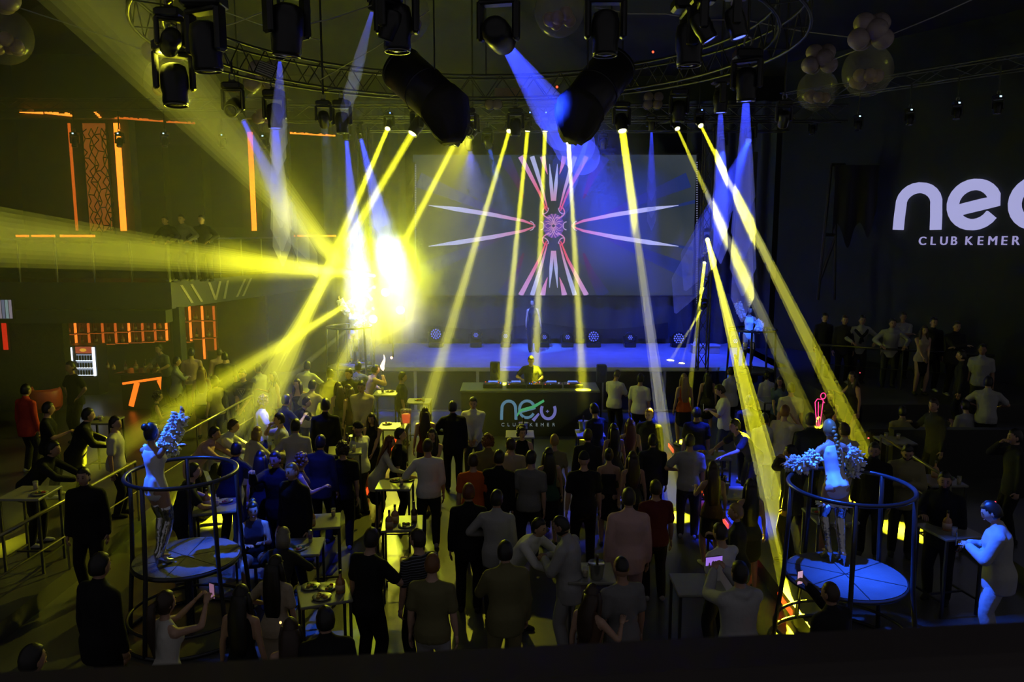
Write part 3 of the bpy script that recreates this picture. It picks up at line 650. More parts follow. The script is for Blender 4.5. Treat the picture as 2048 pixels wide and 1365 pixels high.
# parapet: posts, handrail and panes
M_glass = mat('smoked_pane', (.10, .11, .08), .15, alpha=.25, var=0, spec=.6); M_rail = mat('rail_metal', (.20, .2, .16), .35, .8)
br_ = empty('balcony_railing', (-15.4, 20.05, ZB1), label='railing with panes along the balcony over the bar', cat='railing')
P0 = Vector((-15.4,20.05,ZB1))
for i in range(8):
    x = -15.4+i*.95; MB().cyl((x+15.4,0,0), (x+15.4,0,1.08), .022, 8).build('post', M_rail, br_)
    if i < 7: MB().box((x+15.45,-.008,.1), (x+16.3,.008,.98)).build('pane', M_glass, br_)
MB().box((0,-.03,1.06), (6.68,.03,1.11)).build('handrail', M_rail, br_)
br2 = empty('balcony_railing', (CN.x, CN.y, ZB1), label='railing along the balcony side facing the dance floor', cat='railing')
Mr = Me.copy(); Mr.translation = Vector((0,0,0))
for i in range(7):
    a_ = Mr @ Vector((.1+i*1.05,.08,0)); MB().cyl(a_, a_+Vector((0,0,1.08)), .022, 8).build('post', M_rail, br2)
    if i < 6: MB().box((.14+i*1.05,.07,.1), (1.11+i*1.05,.086,.98), Mr).build('pane', M_glass, br2)
MB().box((.05,.05,1.06), (6.5,.11,1.11), Mr).build('handrail', M_rail, br2)
def led(name, pts, r, m, parent=None): mb = MB(); mb.tube(pts, r, 6); return mb.build(name, m, parent)
for i, (x0, x1) in enumerate(((33,58), (64,110), (121,190), (563,590), (595,672))):
    D = 19.98 if x1 < 300 else 26.3
    o = tag(MB().build('led_strip', M_or), ['leftmost short orange LED strip on the balcony rail', 'second orange LED strip from left on the balcony rail', 'longest orange LED strip on the balcony rail', 'left piece of the orange LED strip right of the balcony', 'right piece of the orange LED strip right of the balcony'][i], 'LED strip')
    a_, b_ = at_y(x0, 472, D), at_y(x1, 472 if x1 < 300 else 470, D); mm = MB().box((a_.x, D-.03, a_.z-.03), (b_.x, D+.01, a_.z+.025)); o.data = mm.mesh('led_strip', M_or)
# upper wall, beam and columns behind the balcony
uw = struct(MB().box((-15.5, 25.2, 3.9), (-7.0, 25.4, 10.6)), 'wall_balcony', M_wallL)
struct(MB().box((-15.5, 22.5, 8.35), (-6.8, 23.1, 8.75)).box((-15.5, 22.4, 8.3), (-6.8, 22.5, 8.42)), 'trim_1', mat('beam_gold', (.075, .07, .03), .6))
rj = random.Random(5)
for i, (x0, y0, x1, y1) in enumerate(((42,224,88,227), (92,226,146,232), (190,224,203,238), (232,236,330,243), (335,244,392,247), (508,262,672,272))):
    D = 22.38 if x0 < 500 else 26.2; a_, b_ = at_y(x0, y0, D), at_y(x1, y1, D); mb = MB(); n = max(4, int((b_.x-a_.x)/.06))
    for k in range(n):
        f = k/n; p = a_.lerp(b_, f); h = rj.uniform(.015, .075)*(1 if i < 2 else .55); mb.box(p-Vector((.03,.02,.02)), p+Vector((.032,.02,h)))
    tag(mb.build('cove_light', M_or if i not in (3, 4) else emat('orange_dim', (1., .2, .02), .7)), ['far left ragged orange cove light under the ceiling', 'ragged orange cove light beside the honeycomb column', 'tiny orange cove light on top of the honeycomb column', 'dim orange cove light right of the honeycomb column', 'faintest orange cove light under the left beam', 'orange cove light line at the top of the tall orange strip'][i], 'LED strip')
M_glow = emat('honeycomb_glow', (.34, .085, .012), .55); M_orb = emat('orange_bright', (1., .20, .015), 2.6)
def column(px0, px1, D, ytop, ybot, label):
    a_, b_ = at_y(px0, ybot, D), at_y(px1, ytop, D); w_, h_ = b_.x-a_.x, b_.z-a_.z
    o = empty('lit_column', (a_.x, D, a_.z), label=label, cat='column'); MB().box((-.25,.1,-.3), (w_+.25,.5,h_+.3)).build('shaft', M_wallL, o)
    MB().box((w_*.28,.06,0), (w_*.74,.1,h_)).build('glow_panel', M_glow, o)
    mb = MB(); nxh, c_ = 4, w_*.46/3.4; nz = int(h_/(c_*.87)); P = {}
    for j in range(nz+1):
        for i in range(nxh+1):
            P[(i, j)] = (w_*.28+(i+(.5 if j % 2 else 0))*c_*.82+rj.uniform(-.25,.25)*c_, j*c_*.87+rj.uniform(-.2,.2)*c_)
    for j in range(nz):
        for i in range(nxh+1):
            for t in (((i, j+1),) if (i+j) % 2 else ((i, j+1), (i+(1 if j % 2 else -1), j+1))):
                if t in P: p, q_ = P[(i, j)], P[t]; mb.tube([(p[0],.05,p[1]), (q_[0],.05,q_[1])], .016, 4)
            if (i+1, j) in P and (i+j) % 3 == 0: p, q_ = P[(i, j)], P[(i+1, j)]; mb.tube([(p[0],.05,p[1]), (q_[0],.05,q_[1])], .016, 4)
    lt = mb.build('lattice', M_blk, o); lt['kind'] = 'stuff'
    MB().box((w_*.25,.03,-.1), (w_*.28,.1,h_)).box((w_*.74,.03,-.1), (w_*.77,.1,h_)).build('lattice_frame', M_blk, o)
    MB().box((0,.03,0), (.05,.1,h_)).build('led_strip', emat('orange_mid', (1., .17, .015), .6), o); MB().box((w_-.14,.0,0), (w_,.1,h_)).build('led_strip', M_orb, o)
column(150, 236, 23.2, 246, 462, 'honeycomb lattice column glowing orange on the left balcony')
a_, b_ = at_y(505, 462, 24.95), at_y(516, 264, 24.95)
o = empty('lit_post', (a_.x, 24.95, a_.z), label='tall bright orange light strip at the end of the balcony', cat='LED strip'); mb = MB(); mb.box((-.02,0,0), (.12,.06,b_.z-a_.z)); mb.build('led_strip', M_orb, o); MB().box((-.3,.06,-.0), (.3,.15,b_.z-a_.z+.3)).build('backing', M_wallL, o)
# picture panels on the upper wall
for x0, x1 in ((262,322), (345,400), (425,490)):
    a_, b_ = at_y(x0, 455, 25.1), at_y(x1, 290, 25.1); MB().box((a_.x,25.12,a_.z), (b_.x,25.2,b_.z)).build('wall_panel', mat('panel_dark', (.02, .026, .016), .6, var=.4, vs=3), uw)
# bar back wall, planted wall, TV -----------------------------------------
struct(MB().box((-15.5, 24.1, .5), (-7.6, 24.3, ZB0)), 'wall_bar', mat('bar_wall', (.05, .032, .02), .7))
struct(MB().box((-15.4, 20.3, .5), (at_y(128,700,20.3).x, 20.6, 3.1)), 'wall_planted', M_moss)
struct(MB().box((at_y(343,600,20.2).x, 20.15, .5), (at_y(358,600,20.2).x, 20.5, 3.25)), 'trim_2', M_fas)
struct(MB().box((-15.4, 19.6, 2.9), (-8.7, 20.0, 3.22)), 'trim_3', M_fas)
tv = empty('wall_tv', at_y(0, 640, 19.5), label='bright screen cut off by the left edge over the bar', cat='screen'); w_ = at_y(27,620,19.5).x-at_y(-40,620,19.5).x; x0 = at_y(-40,620,19.5).x-tv.location.x
MB().bbox((x0,0,.0), (x0+w_,.06,.52), .01).build('case', M_blk, tv)
for i in range(9): MB().box((x0+.02+i*(w_-.04)/9,-.006,.03), (x0+.02+(i+.8)*(w_-.04)/9,0,.5)).build('picture_band', emat('tv_%d' % (i % 3), [(.18,.2,.3),(.3,.42,.42),(.35,.3,.36)][i % 3], .5), tv)
o = empty('red_light_post', at_y(10, 700, 20.2), label='red glowing strip at the left edge beside the planted wall', cat='LED strip'); MB().box((-.04,0,0), (.06,.05,.85)).build('led_strip', emat('red_strip', (1., .03, .01), .5), o); MB().box((-.1,.05,-.1), (.12,.1,1.)).build('backing', M_blk, o)
# shelving bays with bottles -----------------------------------------------
M_btl = [mat('bottle_amber', (.16, .05, .01), .12, var=0, spec=.8), mat('bottle_clear', (.34, .16, .06), .1, var=0, spec=.8), mat('bottle_dark', (.05, .02, .008), .12, var=0, spec=.8)]
M_lab = mat('paper_label', (.5, .36, .22), .6, var=0)
def bottle_mesh(kind):
    m = sm(MB())
    if kind == 0: m.lathe([(.036,0),(.038,.01),(.038,.17),(.03,.2),(.014,.225),(.013,.28)], 12)
    elif kind == 1: m.lathe([(.05,0),(.053,.01),(.053,.12),(.04,.15),(.015,.17),(.014,.23)], 12)
    else: m.lathe([(.04,0),(.042,.01),(.04,.13),(.045,.16),(.02,.2),(.014,.27)], 12)
    return m.mesh('glass_body', M_btl[kind])
BTL = [bottle_mesh(i) for i in range(3)]
LBM = [sm(MB()).lathe([(r+.001, z0),(r+.001, z1)], 12).mesh('paper_label', M_lab) for r, z0, z1 in ((.038,.05,.13), (.053,.03,.10), (.042,.04,.11))]
CPM = [sm(MB()).lathe([(.016, z),(.016, z+.035)], 8).mesh('cap', M_blk) for z in (.27, .22, .26)]
def bottle(loc, kind, s, label, group): 
    o = empty('bottle', loc, rz=rnd.uniform(0, 6), label=label, cat='bottle', group=group); o.scale = (s, s, s)
    gb = link('glass_body', BTL[kind], o); link('paper_label', LBM[kind], gb); link('cap', CPM[kind], gb)
    return o
M_shelf = mat('shelf_wood', (.10, .05, .02), .5); M_rod = emat('shelf_led', (1., .20, .02), 1.5, big=True); M_rod2 = emat('shelf_led_dim', (1., .17, .02), .55)
DB = 23.7; BN = ['first', 'second', 'third', 'fourth', 'fifth', 'sixth', 'seventh', 'eighth']
def bay(px, pw, ytop, ybot, shelves, label, bright, words):
    a_, b_ = at_y(px-pw+3, ybot, DB), at_y(px, ytop, DB); o = empty('bar_shelf', (a_.x, DB, a_.z), label=label, cat='shelf', group='lit bottle shelves behind the bar'); w_, h_ = b_.x-a_.x, b_.z-a_.z
    MB().box((w_-.05,-.06,0), (w_,0,h_)).build('led_upright', M_rod if bright else M_rod2, o); MB().box((0,.12,-.05), (w_,.16,h_+.1)).build('back_panel', mat('bay_back', (.16, .05, .015), .5), o)
    MB().box((0,-.1,h_), (w_,.12,h_+.03)).build('shelf', M_shelf, o)
    for k, y in enumerate(shelves):
        z = at_y(px, y, DB).z-a_.z; MB().box((0,-.16,z-.035), (w_,.12,z)).build('shelf', M_shelf, o); MB().box((0,-.165,z-.03), (w_,-.16,z-.015)).build('led_edge', M_rod2, o)
        bottle((a_.x+w_*.42, DB-.05, a_.z+z), rnd.randrange(3), 1.0+.15*rnd.random(), 'bottle on the %s shelf of the %s' % (words[k], label.replace('lit ', '', 1)), 'bottles behind the bar')
for i, px in enumerate((151,177,205,231,258,285,310,333)):
    bay(px, 24, 624+(3 if i == 0 else 0)-i*.6, 690-i*1.3, (667-i*1.2, 690-i*1.3), 'lit shelf bay, %s from left behind the bar' % BN[i], i in (0, 4, 7), ('upper', 'lower'))
for i, px in enumerate((381,406,429)):
    bay(px, 22, 612, (684, 718, 700)[i], ((642,682), (640,676), (640,674))[i], 'lit shelf bay, %s right of the bar pillar' % BN[i], i < 2, ('upper', 'lower'))
# fridge -------------------------------------------------------------------
a_ = at_y(136, 752, 22.2); b_ = at_y(190, 694, 22.2); w_, h_ = b_.x-a_.x, b_.z-a_.z
fr_ = empty('drinks_fridge', (a_.x, 22.2, .5), label='lit glass door drinks fridge behind the bar', cat='fridge'); z0 = a_.z-.5
MB().box((-.02,.02,0), (w_+.02,.6,z0+h_+.03)).build('cabinet', M_blkp, fr_); M_cold = emat('cold_light', (.75, .85, 1.), 2.2, big=True); M_cold2 = emat('cold_panel', (.5, .6, .8), .35)
MB().box((.0,-.02,z0), (w_*.20,.02,z0+h_*.97)).build('light_panel', M_cold, fr_); MB().box((w_*.90,-.03,z0), (w_*.97,.02,z0+h_*.98)).build('light_panel', M_cold, fr_)
MB().box((w_*.34,.0,z0), (w_*.9,.02,z0+h_*.75)).build('interior', M_cold2, fr_); hd = MB().box((w_*.34,-.03,z0+h_*.78), (w_*.9,.02,z0+h_)).build('header_sign', emat('fridge_header', (.55,.10,.05), .6), fr_)
MB().ball((w_*.6,-.035,z0+h_*.89), (w_*.12,.006,.05), 10, 6).build('header_emblem', emat('emblem_amber', (1.,.5,.05), .7), fr_)
for r_ in range(3):
    z = z0+h_*.02+r_*h_*.25; sh_ = MB().box((w_*.34,-.05,z), (w_*.9,.0,z+.015)).build('shelf', M_cold, fr_)
    for k in range(6): m = sm(MB()); m.lathe([(.028,0),(.03,.01),(.03,.13),(.024,.14)], 8, Matrix.Translation((w_*(.39+k*.092),-.03,z+.015))); m.build('can', mat('can_blue', (.02,.03,.08), .3, .5), sh_)
# bar counter ----------------------------------------------------------------
a_ = at_z(196, 762, 1.5); b_ = at_z(342, 742, 1.5)
bc_ = empty('bar_counter', (a_.x, 20.35, .5), label='bar counter with orange lit slanting legs on its front', cat='bar'); w_ = -8.75-a_.x
MB().box((0,0,0), (w_,.7,.94)).build('body', mat('bar_front', (.02,.016,.012), .5), bc_); MB().bbox((-.1,-.12,.94), (w_+.1,.75,1.0), .012).build('worktop', mat('bar_top', (.07,.06,.05), .25), bc_)
M_leg = emat('bar_leg_glow', (1., .17, .012), 1.5, big=True)
def gl(p0, p1, wd):
    A, B = [at_y(*p, 20.33) for p in (p0, p1)]; m = MB(); stroke(m, [(A.x-bc_.location.x, A.z-.5), (B.x-bc_.location.x, B.z-.5)], wd, -.03, .0, I4); m.build('glowing_leg', M_leg, bc_)
gl((274,766), (262,813), .13); gl((318,760), (331,788), .13); gl((245,768), (340,754), .06)
for i, px in enumerate((255,268,285,300,313,330,208,222)):
    bottle((at_y(px,745,20.6).x, 20.6+rnd.uniform(-.1,.3), 1.5), i % 3, .8+.3*rnd.random(), ['bottle standing at the middle of the bar counter', 'bottle on the bar counter left of the bartender', 'bottle on the bar counter before the bartender', 'bottle on the bar counter near the bartender\'s hands', 'bottle on the bar counter right of the bartender', 'bottle at the right end of the bar counter', 'bottle at the left end of the bar counter by the fridge', 'second bottle from the left end of the bar counter'][i], 'bottles on the counter')
# red tub by the bar
p = at_z(88, 790, 1.2); o = empty('round_armchair', (p.x, p.y, .5), label='round red lit armchair back at the left tables', cat='chair')
m = sm(MB()); vs = []
m.tube([(.36*math.cos(R(q)), .36*math.sin(R(q)), .62) for q in range(-200, 21, 20)], [(.05,.26)]*12, 8, up=(0,0,1)); m.build('backrest', mat('red_leather', (.42,.05,.03), .4), o)
m = sm(MB()); m.lathe([(.30,.3),(.34,.34),(.34,.42),(.3,.45)], 20); m.build('seat', mat('red_leather', (.42,.05,.03), .4), o)
for q in range(4): MB().cyl((.22*math.cos(q*1.57+.8), .22*math.sin(q*1.57+.8), 0), (.24*math.cos(q*1.57+.8), .24*math.sin(q*1.57+.8), .31), .018, 6).build('leg', M_blk, o)
# ------------------------------------------------------------------ people: bodies, clothes, hair
V3 = Vector
def rotx(a): return Matrix.Rotation(a, 3, 'X')
def roty(a): return Matrix.Rotation(a, 3, 'Y')
def rotz(a): return Matrix.Rotation(a, 3, 'Z')
def ik(a, b, l1, l2, pole):
    d = b-a; L = d.length; Lm = (l1+l2)*.995
    if L > Lm: b = a+d*(Lm/L); d = b-a; L = Lm
    t = d.normalized(); x = (l1*l1-l2*l2+L*L)/(2*L); h = math.sqrt(max(l1*l1-x*x, 0))
    p = pole-t*pole.dot(t)
    p = p.normalized() if p.length > 1e-5 else V3((0, 1, 0))
    return a+t*x+p*h, b
POSES = {
 # lean fwd, side, twist, pelvis z/y, hands l/r, feet l/r, head yaw/pitch, elbow poles
 'stand': dict(h=((-.25,.02,.82),(.25,.04,.82))),
 'stand2': dict(h=((-.27,.06,.84),(.24,-.02,.83)), side=3, f=((-.13,.02),(.09,-.03)), hy=18),
 'front': dict(h=((-.06,.24,.95),(.05,.25,.93)), hp=-8),
 'crossed': dict(h=((.10,.22,1.17),(-.12,.25,1.21)), ep=((-1,.1,-.6),(1,.1,-.6))),
 'phone': dict(h=((-.07,.40,1.50),(.08,.40,1.50)), hp=4, ep=((-.6,.2,-1),(.6,.2,-1)), curl=.9),
 'phone1': dict(h=((-.22,.05,.84),(.10,.42,1.52)), ep=((-.3,-.5,-1),(.6,.2,-1)), curl=.9, hy=-8),
 'text': dict(h=((-.05,.30,1.20),(.06,.30,1.20)), hp=-22, lean=4, ep=((-.8,-.2,-1),(.8,-.2,-1)), curl=.9),
 'drink': dict(h=((-.24,.04,.83),(.16,.34,1.22)), ep=((-.4,-.6,0),(.6,-.3,-1)), curl=.9, hy=-14),
 'drinkl': dict(h=((-.16,.34,1.22),(.24,.04,.83)), ep=((-.6,-.3,-1),(.4,-.6,0)), curl=.9, hy=16),
 'sip': dict(h=((-.24,.04,.83),(.06,.20,1.52)), ep=((-.4,-.6,0),(.8,-.1,-1)), curl=1.),
 'table': dict(h=((-.24,.46,1.09),(.24,.46,1.09)), lean=20, hp=6, f=((-.12,-.04),(.12,-.04)), ep=((-1,-.3,-.4),(1,-.3,-.4))),
 'bend': dict(h=((-.20,.58,1.02),(.14,.60,1.05)), lean=38, hp=8, py=-.10, f=((-.12,-.02),(.12,-.08)), ep=((-1,-.1,-.4),(1,-.1,-.4))),
 'hips': dict(h=((-.19,.05,1.02),(.19,.05,1.02)), ep=((-1,-.2,0),(1,-.2,0)), side=3),
 'elbow': dict(h=((-.19,.16,1.10),(.24,.03,.83)), ep=((-1,-.5,-.3),(.4,-.6,0)), hy=14),
 'cheer': dict(h=((-.22,.25,1.15),(.30,.16,1.98)), ep=((-.6,-.3,-1),(1,.2,-.4))),
 'talk': dict(h=((-.24,.05,.84),(.22,.34,1.28)), ep=((-.4,-.6,0),(.8,-.2,-1)), hy=-22, lean=5),
 'sit': dict(pz=.50, h=((-.10,.34,.78),(.10,.34,.76)), f=((-.13,.46),(.13,.42)), lean=8),
 'rail': dict(h=((-.28,.36,1.08),(.26,.36,1.08)), lean=16, hp=4, ep=((-1,-.4,-.3),(1,-.4,-.3))),
 # dancers and the stage
 'gogo_a': dict(h=((-.04,.34,1.36),(.16,.34,1.86)), ep=((-1,.2,-.6),(.9,.1,-.4)), f=((-.06,.03),(.07,-.05)), lean=-4, hp=6, heel=.10),
 'gogo_b': dict(h=((-.50,.26,1.14),(.34,.22,1.00)), ep=((-.6,-.3,-.7),(1,-.4,-.1)), f=((-.06,.0),(.06,-.12)), lean=14, side=-4, hp=4, heel=.10),
 'gogo_c': dict(h=((-.66,.10,1.56),(.30,.22,1.22)), ep=((-.3,-.3,-1),(.8,-.3,-1)), f=((-.08,0),(.08,0)), heel=.10),
 'gogo_d': dict(h=((-.20,.24,1.08),(.42,.12,1.92)), ep=((-1,-.2,-.6),(1,-.1,-.7)), f=((-.10,0),(.10,-.04)), heel=.10),
 'dj': dict(h=((-.20,.44,1.14),(.26,.40,1.18)), lean=9, hp=-18, ep=((-1,-.3,-.7),(1,-.3,-.7)), curl=.7),
 'torch': dict(h=((-.2,.42,1.06),(.18,.40,1.40)), lean=24, hp=0, ep=((-1,-.1,-.5),(1,-.1,-.6)), curl=1.),
}
def joints(pose, sex):
    P = POSES[pose]; J = {}
    g = P.get
    heel = g('heel', 0.)
    pz = g('pz', .94+heel); pel = V3((0, g('py', 0.), pz))
    Rt = rotz(R(g('twist', 0))) @ roty(R(g('side', 0))) @ rotx(R(-g('lean', 0)))
    sw = .182 if sex == 'm' else .155
    J['pel'] = pel; J['R'] = Rt; J['heel'] = heel
    up = lambda z, y=0., x=0.: pel+Rt @ V3((x, y, z))
    J['waist'] = up(.15); J['chest'] = up(.35, .012); J['sho'] = up(.465); J['neck'] = up(.545, .008)
    J['S'] = [up(.448, 0, -sw), up(.448, 0, sw)]
    Rh = rotz(R(-g('hy', 0))) @ roty(R(g('side', 0)*.3)) @ rotx(R(g('hp', 0)-g('lean', 0)*.35))
    J['Rh'] = Rh; J['head'] = J['neck']+rotx(R(-g('lean', 0)*.5)) @ V3((0, .025, .04))+Rh @ V3((0, .0, .105))
    ep = g('ep', ((-.35,-.9,0),(.35,-.9,0))); J['E'] = []; J['H'] = []
    k = 1. if sex == 'm' else .94
    for i in (0, 1):
        e, w = ik(J['S'][i], V3(g('h')[i])+V3((0, 0, heel)), .285*k, .25*k, V3(ep[i])); J['E'].append(e); J['H'].append(w)
    ft = g('f', ((-.11, .0), (.11, -.02))); J['K'] = []; J['A'] = []; J['hip'] = []
    for i, s in ((0, -1), (1, 1)):
        hip = pel+V3((s*.088, 0, -.04)); an = V3((ft[i][0], ft[i][1], .085+heel))
        kn, an = ik(hip, an, .425, .415, V3((s*.15, 1, .1))); J['hip'].append(hip); J['K'].append(kn); J['A'].append(an)
    J['curl'] = g('curl', .35)
    return J
def ctube(mb, pts, rad, n=10, up=(0, 1, 0), flat0=False):
    """closed tube with rounded ends"""
    pts = [V3(p) for p in pts]; rad = [r if hasattr(r, '__len__') else (r, r) for r in rad]
    d0 = (pts[0]-pts[1]).normalized(); d1 = (pts[-1]-pts[-2]).normalized()
    m0 = min(rad[0]); m1 = min(rad[-1])
    P = [pts[0]+d0*m0*.8, pts[0]+d0*m0*.5]+pts+[pts[-1]+d1*m1*.5, pts[-1]+d1*m1*.8]
    sc = lambda r, f: (r[0]*f, r[1]*f)
    Rr = [sc(rad[0], .35), sc(rad[0], .8)]+rad+[sc(rad[-1], .8), sc(rad[-1], .35)]
    if flat0: P = P[2:]; Rr = Rr[2:]
    return mb.tube(P, Rr, n, up=up)
def torso_prof(J, sex, o=0., hem=-.10, top=.545, neck=True):
    """points and radii up the trunk, o = offset for clothes"""
    pel, Rt = J['pel'], J['R']
    if sex == 'm': tab = [(-.20,.145,.105,0),(-.10,.155,.112,0),(.0,.160,.115,0),(.14,.148,.105,.005),(.25,.158,.112,.01),(.36,.176,.122,.012),(.45,.165,.100,.0),(.50,.110,.075,.0),(.545,.062,.06,.006)]
    else: tab = [(-.20,.150,.108,0),(-.10,.162,.118,-.004),(.0,.155,.110,0),(.15,.112,.084,.005),(.25,.125,.095,.012),(.35,.142,.112,.018),(.44,.130,.085,.0),(.50,.092,.062,.0),(.545,.050,.05,.006)]
    pts = []; rad = []
    for z, rx, ry, y in tab:
        if z < hem-.001 or z > top+.001: continue
        q = pel+(Rt @ V3((0, y, z)) if z > 0 else V3((0, y, z))); pts.append(q); rad.append((rx+o, ry+o))
    return pts, rad
def hand_mesh(mb, E, H, side, curl, k=1.):
    """palm and five fingers past wrist H, continuing the forearm"""
    f = (H-E).normalized()
    ax = V3((0, 0, 1)) if abs(f.z) < .8 else V3((0, 1, 0))
    n = (ax-f*ax.dot(f)).normalized()                   # back of the hand
    if abs(f.z) >= .8: n = (V3((side, 0, 0))-f*f.x*side).normalized()
    w = f.cross(n)*side if abs(f.z) < .8 else n.cross(f)*-side
    if abs(f.z) >= .8: w = V3((0, 1, 0))-f*f.y; w.normalize()
    b = H+f*.005*k
    mb.tube([b-f*.02*k, b+f*.03*k, b+f*.085*k], [(.026*k, .018*k), (.036*k, .017*k), (.040*k, .014*k)], 8, up=tuple(n))
    lens = (.062, .078, .086, .078)
    for i in range(4):
        o = b+f*.08*k+w*((i-1.5)*-.0195*k); l = lens[i]*k; c1 = curl*.75; c2 = curl*1.7
        d1 = f*math.cos(c1)-n*math.sin(c1); d2 = f*math.cos(c2)-n*math.sin(c2)
        mb.tube([o, o+d1*l*.5, o+d1*l*.5+d2*l*.5], [.0095*k, .009*k, .007*k], 5)
    o = b+f*.025*k+w*.032*k; d1 = (f*.7+w*.7-n*.3).normalized(); d2 = (f*.9+w*.25-n*.5).normalized()
    mb.tube([o, o+d1*.04*k, o+d1*.04*k+d2*.032*k], [.0115*k, .010*k, .008*k], 5)
def head_mesh(mb, c, Rh, sex):
    n, m = 20, 14; rx, ry, rz = (.076, .097, .122) if sex == 'm' else (.071, .091, .116)
    vs = []; g = lambda x, s: math.exp(-(x*x)/(s*s))
    for i in range(m+1):
        a = math.pi*i/m
        for j in range(n):
            q = 2*math.pi*j/n; x, y, z = math.sin(a)*math.sin(q), math.sin(a)*math.cos(q), -math.cos(a)
            fr = max(y, 0.)
            jx = 1-.30*max(-z-.1, 0)**1.2; jy = 1-.10*max(-z-.2, 0)
            p = V3((x*rx*jx, y*ry*jy, z*rz))
            if y < 0 and z < -.35: p.y *= 1-.55*(-z-.35)           # nape
            d = 0.
            d += .020*g(x, .17)*g(z+.16, .17)*(fr > .3)               # nose
            d += .006*g(x, .45)*g(z-.22, .14)*(fr > .3)               # brow
            d -= .009*(g(x-.36, .16)+g(x+.36, .16))*g(z-.02, .12)*(fr > .3)   # eye sockets
            d += .007*g(x, .25)*g(z+.50, .09)*(fr > .3)               # lips
            d += .010*g(x, .25)*g(z+.88, .16)*(fr > .1)               # chin
            p.y += d; vs.append(c+Rh @ p)
    fs = [(i*n+j, i*n+(j+1) % n, (i+1)*n+(j+1) % n, (i+1)*n+j) for i in range(m) for j in range(n)]
    mb.add([tuple(v) for v in vs], [tuple(reversed(f)) for f in fs])
    for s in (-1, 1): mb.ball(c+Rh @ V3((s*rx*.99, -.008, -.008)), (.010, .020, .032), 8, 5, M=Rh)
    mb.mi = 1
    for s in (-1, 1): mb.ball(c+Rh @ V3((s*rx*.37, ry*.865, .004)), (.014, .008, .007), 8, 4, M=Rh)
    for s in (-1, 1): mb.ball(c+Rh @ V3((s*rx*.38, ry*.92, .028)), (.019, .008, .0045), 8, 4, M=Rh)
    mb.mi = 2; mb.ball(c+Rh @ V3((0, ry*.955, -.060)), (.022, .010, .008), 10, 5, M=Rh); mb.mi = 0
def hair_shell(mb, c, Rh, sex, s, line, jit=0., seed=1):
    n, m = 22, 14; rx, ry, rz = (.078, .099, .122) if sex == 'm' else (.073, .093, .117); r_ = random.Random(seed)
    vs = []
    for i in range(m+1):
        a = math.pi*i/m
        for j in range(n):
            q = 2*math.pi*j/n; x, y, z = math.sin(a)*math.sin(q), math.sin(a)*math.cos(q), -math.cos(a)
            lim = line[0] if y > .55 else (line[1] if y > -.1 else line[2])
            if .25 < y <= .55: lim = line[1]+(line[0]-line[1])*(y-.25)/.3
            k = s+jit*r_.uniform(-1, 1) if z > lim else .86
            k2 = k if k < 1 else 1+(k-1)*(1.3 if z > .3 else 1.)
            vs.append(c+Rh @ V3((x*rx*k, y*ry*k, z*rz*k2)))
    fs = [tuple(reversed((i*n+j, i*n+(j+1) % n, (i+1)*n+(j+1) % n, (i+1)*n+j))) for i in range(m) for j in range(n)]
    mb.add(vs, fs)
